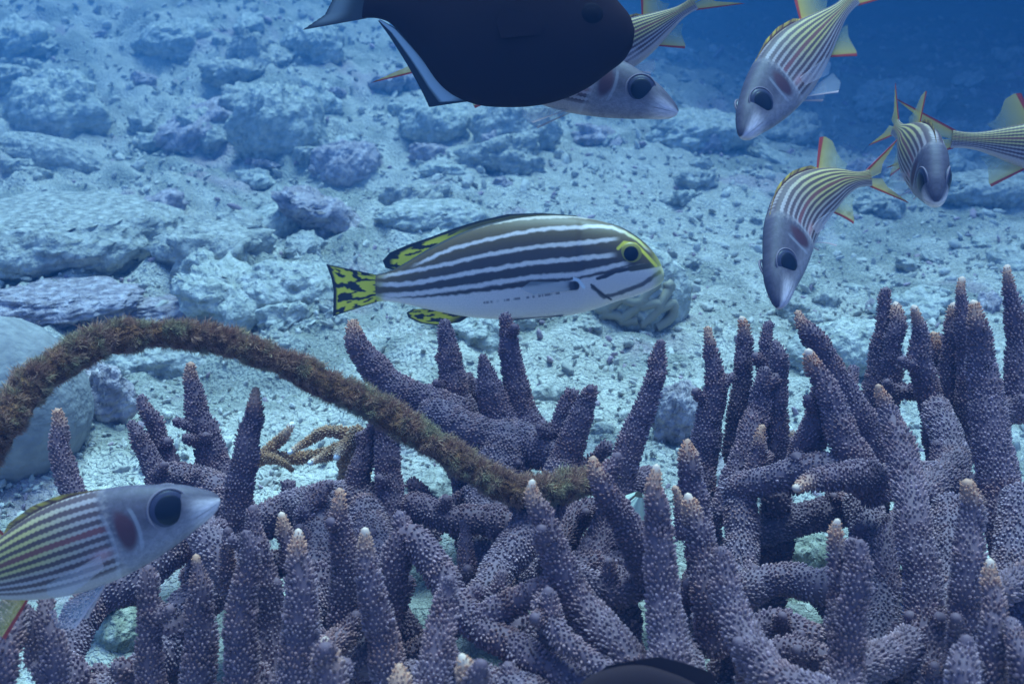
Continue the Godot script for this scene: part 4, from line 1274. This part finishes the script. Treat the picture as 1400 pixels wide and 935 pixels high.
func make_materials() -> void:
	var sand := std(Color.WHITE, 0.95, 0.25)
	sand.vertex_color_use_as_albedo = true
	sand.albedo_texture = tex_noise(201, 0.05, lin(0.66, 0.66, 0.65), lin(1, 1, 1), lin(0.88, 0.88, 0.87), 5, 1024)
	sand.uv1_triplanar = true
	sand.uv1_world_triplanar = true
	sand.uv1_scale = Vector3.ONE * 2.2
	sand.heightmap_enabled = true
	sand.heightmap_texture = tex_noise(202, 0.06, Color.BLACK, Color.WHITE, Color(0, 0, 0, 0), 5, 1024)
	sand.heightmap_scale = 0.45
	mat.sand = sand
	mat.turf_rock = crusty(Color(0.30, 0.305, 0.265), Color(0.44, 0.44, 0.39), Color(0.60, 0.58, 0.52), 210, 4.0, 0.55)
	mat.pale_rock = crusty(Color(0.25, 0.245, 0.22), Color(0.38, 0.37, 0.33), Color(0.56, 0.54, 0.48), 220, 4.0, 0.55)
	mat.pink_rock = crusty(Color(0.24, 0.20, 0.215), Color(0.38, 0.32, 0.34), Color(0.58, 0.52, 0.53), 230, 4.0, 0.55)
	mat.green_rock = crusty(Color(0.20, 0.20, 0.15), Color(0.33, 0.335, 0.26), Color(0.50, 0.49, 0.41), 240, 6.0, 0.4)
	mat.smooth_coral = crusty(Color(0.21, 0.20, 0.20), Color(0.25, 0.24, 0.24), Color(0.30, 0.29, 0.28), 250, 5.0, 0.15)
	mat.ridge = std(lin(0.34, 0.30, 0.22), 0.85, 0.3)
	var rub := std(Color.WHITE, 0.95, 0.25)
	rub.vertex_color_use_as_albedo = true
	mat.rubble = rub
	var coral := std(Color.WHITE, 0.7, 0.35)
	coral.vertex_color_use_as_albedo = true
	mat.coral = coral
	mat.rope = crusty(Color(0.10, 0.04, 0.02), Color(0.2, 0.08, 0.04), Color(0.3, 0.15, 0.06), 260, 12.0, 0.6)
	var alg := std(Color.WHITE, 0.8, 0.25)
	alg.vertex_color_use_as_albedo = true
	alg.backlight_enabled = true
	alg.backlight = Color(0.5, 0.45, 0.3)
	mat.algae = alg
	var fin_m := std(Color.WHITE, 0.5, 0.4)
	fin_m.vertex_color_use_as_albedo = true
	fin_m.transparency = BaseMaterial3D.TRANSPARENCY_ALPHA
	fin_m.cull_mode = BaseMaterial3D.CULL_DISABLED
	mat.fin = fin_m
	var sq := std(Color.WHITE, 0.62, 0.4)
	sq.albedo_texture = squirrel_texture()
	sq.texture_repeat = false
	mat.squirrel = sq
	var sw := std(Color.WHITE, 0.5, 0.45)
	sw.albedo_texture = sweetlips_texture()
	sw.texture_repeat = false
	mat.sweetlips = sw
	mat.black_fish = std(lin(0.024, 0.013, 0.016), 0.9, 0.12)
	mat.brown_fish = std(lin(0.030, 0.017, 0.02), 0.9, 0.15)
	mat.blue_fish = std(lin(0.03, 0.07, 0.26), 0.5, 0.4)
	mat.black_eye = std(lin(0.012, 0.008, 0.011), 0.8, 0.12)
	mat.iris_grey = std(lin(0.035, 0.03, 0.06), 0.4, 0.4)
	mat.rim = std(lin(0.19, 0.14, 0.17), 0.7, 0.3)
	mat.iris_gold = std(lin(0.33, 0.25, 0.04), 0.4)
	mat.pupil = std(lin(0.008, 0.008, 0.016), 0.3, 0.35)
	mat.shell = std(lin(0.55, 0.60, 0.45), 0.5)

# ---------------------------------------------------------------- the scene
func _ready() -> void:
	# camera
	var cam := Camera3D.new()
	cam.name = "camera"
	cam.position = Vector3(0, 0.6, 0)
	cam.rotation_degrees = Vector3(-22, 0, 0)
	cam.fov = rad_to_deg(2.0 * atan(467.5 / FOCAL))
	cam.near = 0.05
	cam.far = 80.0
	add_child(cam)
	cam.current = true
	var lens := CameraAttributesPhysical.new()
	lens.frustum_focal_length = 12.0 / (467.5 / FOCAL)
	lens.frustum_focus_distance = 0.96
	lens.frustum_near = 0.05
	lens.frustum_far = 80.0
	lens.exposure_aperture = 13.0
	cam.attributes = lens
	lens_at = cam.transform
	# water-filtered daylight from above
	var env := Environment.new()
	env.background_mode = Environment.BG_SKY
	var sky := ProceduralSkyMaterial.new()
	sky.sky_top_color = lin(0.17, 0.40, 1.0)
	sky.sky_horizon_color = lin(0.03, 0.11, 0.36)
	sky.sky_curve = 0.22
	sky.ground_horizon_color = lin(0.03, 0.11, 0.36)
	sky.ground_bottom_color = lin(0.01, 0.04, 0.12)
	sky.sun_angle_max = 0.0
	sky.sky_energy_multiplier = 1.0
	env.sky = Sky.new()
	env.sky.sky_material = sky
	env.background_energy_multiplier = 0.75
	env.tonemap_mode = Environment.TONE_MAPPER_LINEAR
	env.tonemap_exposure = 1.8
	env.fog_enabled = true
	env.fog_density = 0.05
	env.fog_light_color = lin(0.07, 0.33, 0.95)
	env.sdfgi_enabled = true
	env.ssao_enabled = true
	env.ssil_enabled = true
	env.volumetric_fog_enabled = true
	env.volumetric_fog_density = 0.0
	var we := WorldEnvironment.new()
	we.name = "water_light"
	we.environment = env
	add_child(we)
	var sun := DirectionalLight3D.new()
	sun.name = "sun"
	sun.light_energy = 1.5
	sun.light_color = lin(0.43, 0.82, 1.0)
	sun.light_angular_distance = 30.0
	sun.shadow_enabled = true
	sun.rotation_degrees = Vector3(-69, 165, 0)
	add_child(sun)
	n_big = noise(1, 0.9, 2)
	n_mid = noise(2, 3.6, 4)
	n_fine = noise(3, 11.0, 4)
	n_grit = noise(4, 40.0, 3)
	nub_mesh = make_nub()
	strand_mesh = make_strand()
	make_materials()
	build_seabed()
	build_rocks()
	build_shade_ledge()
	build_added_haze()
	build_brain_coral()
	build_corals()
	build_rope()
	build_fish()
	build_shell()
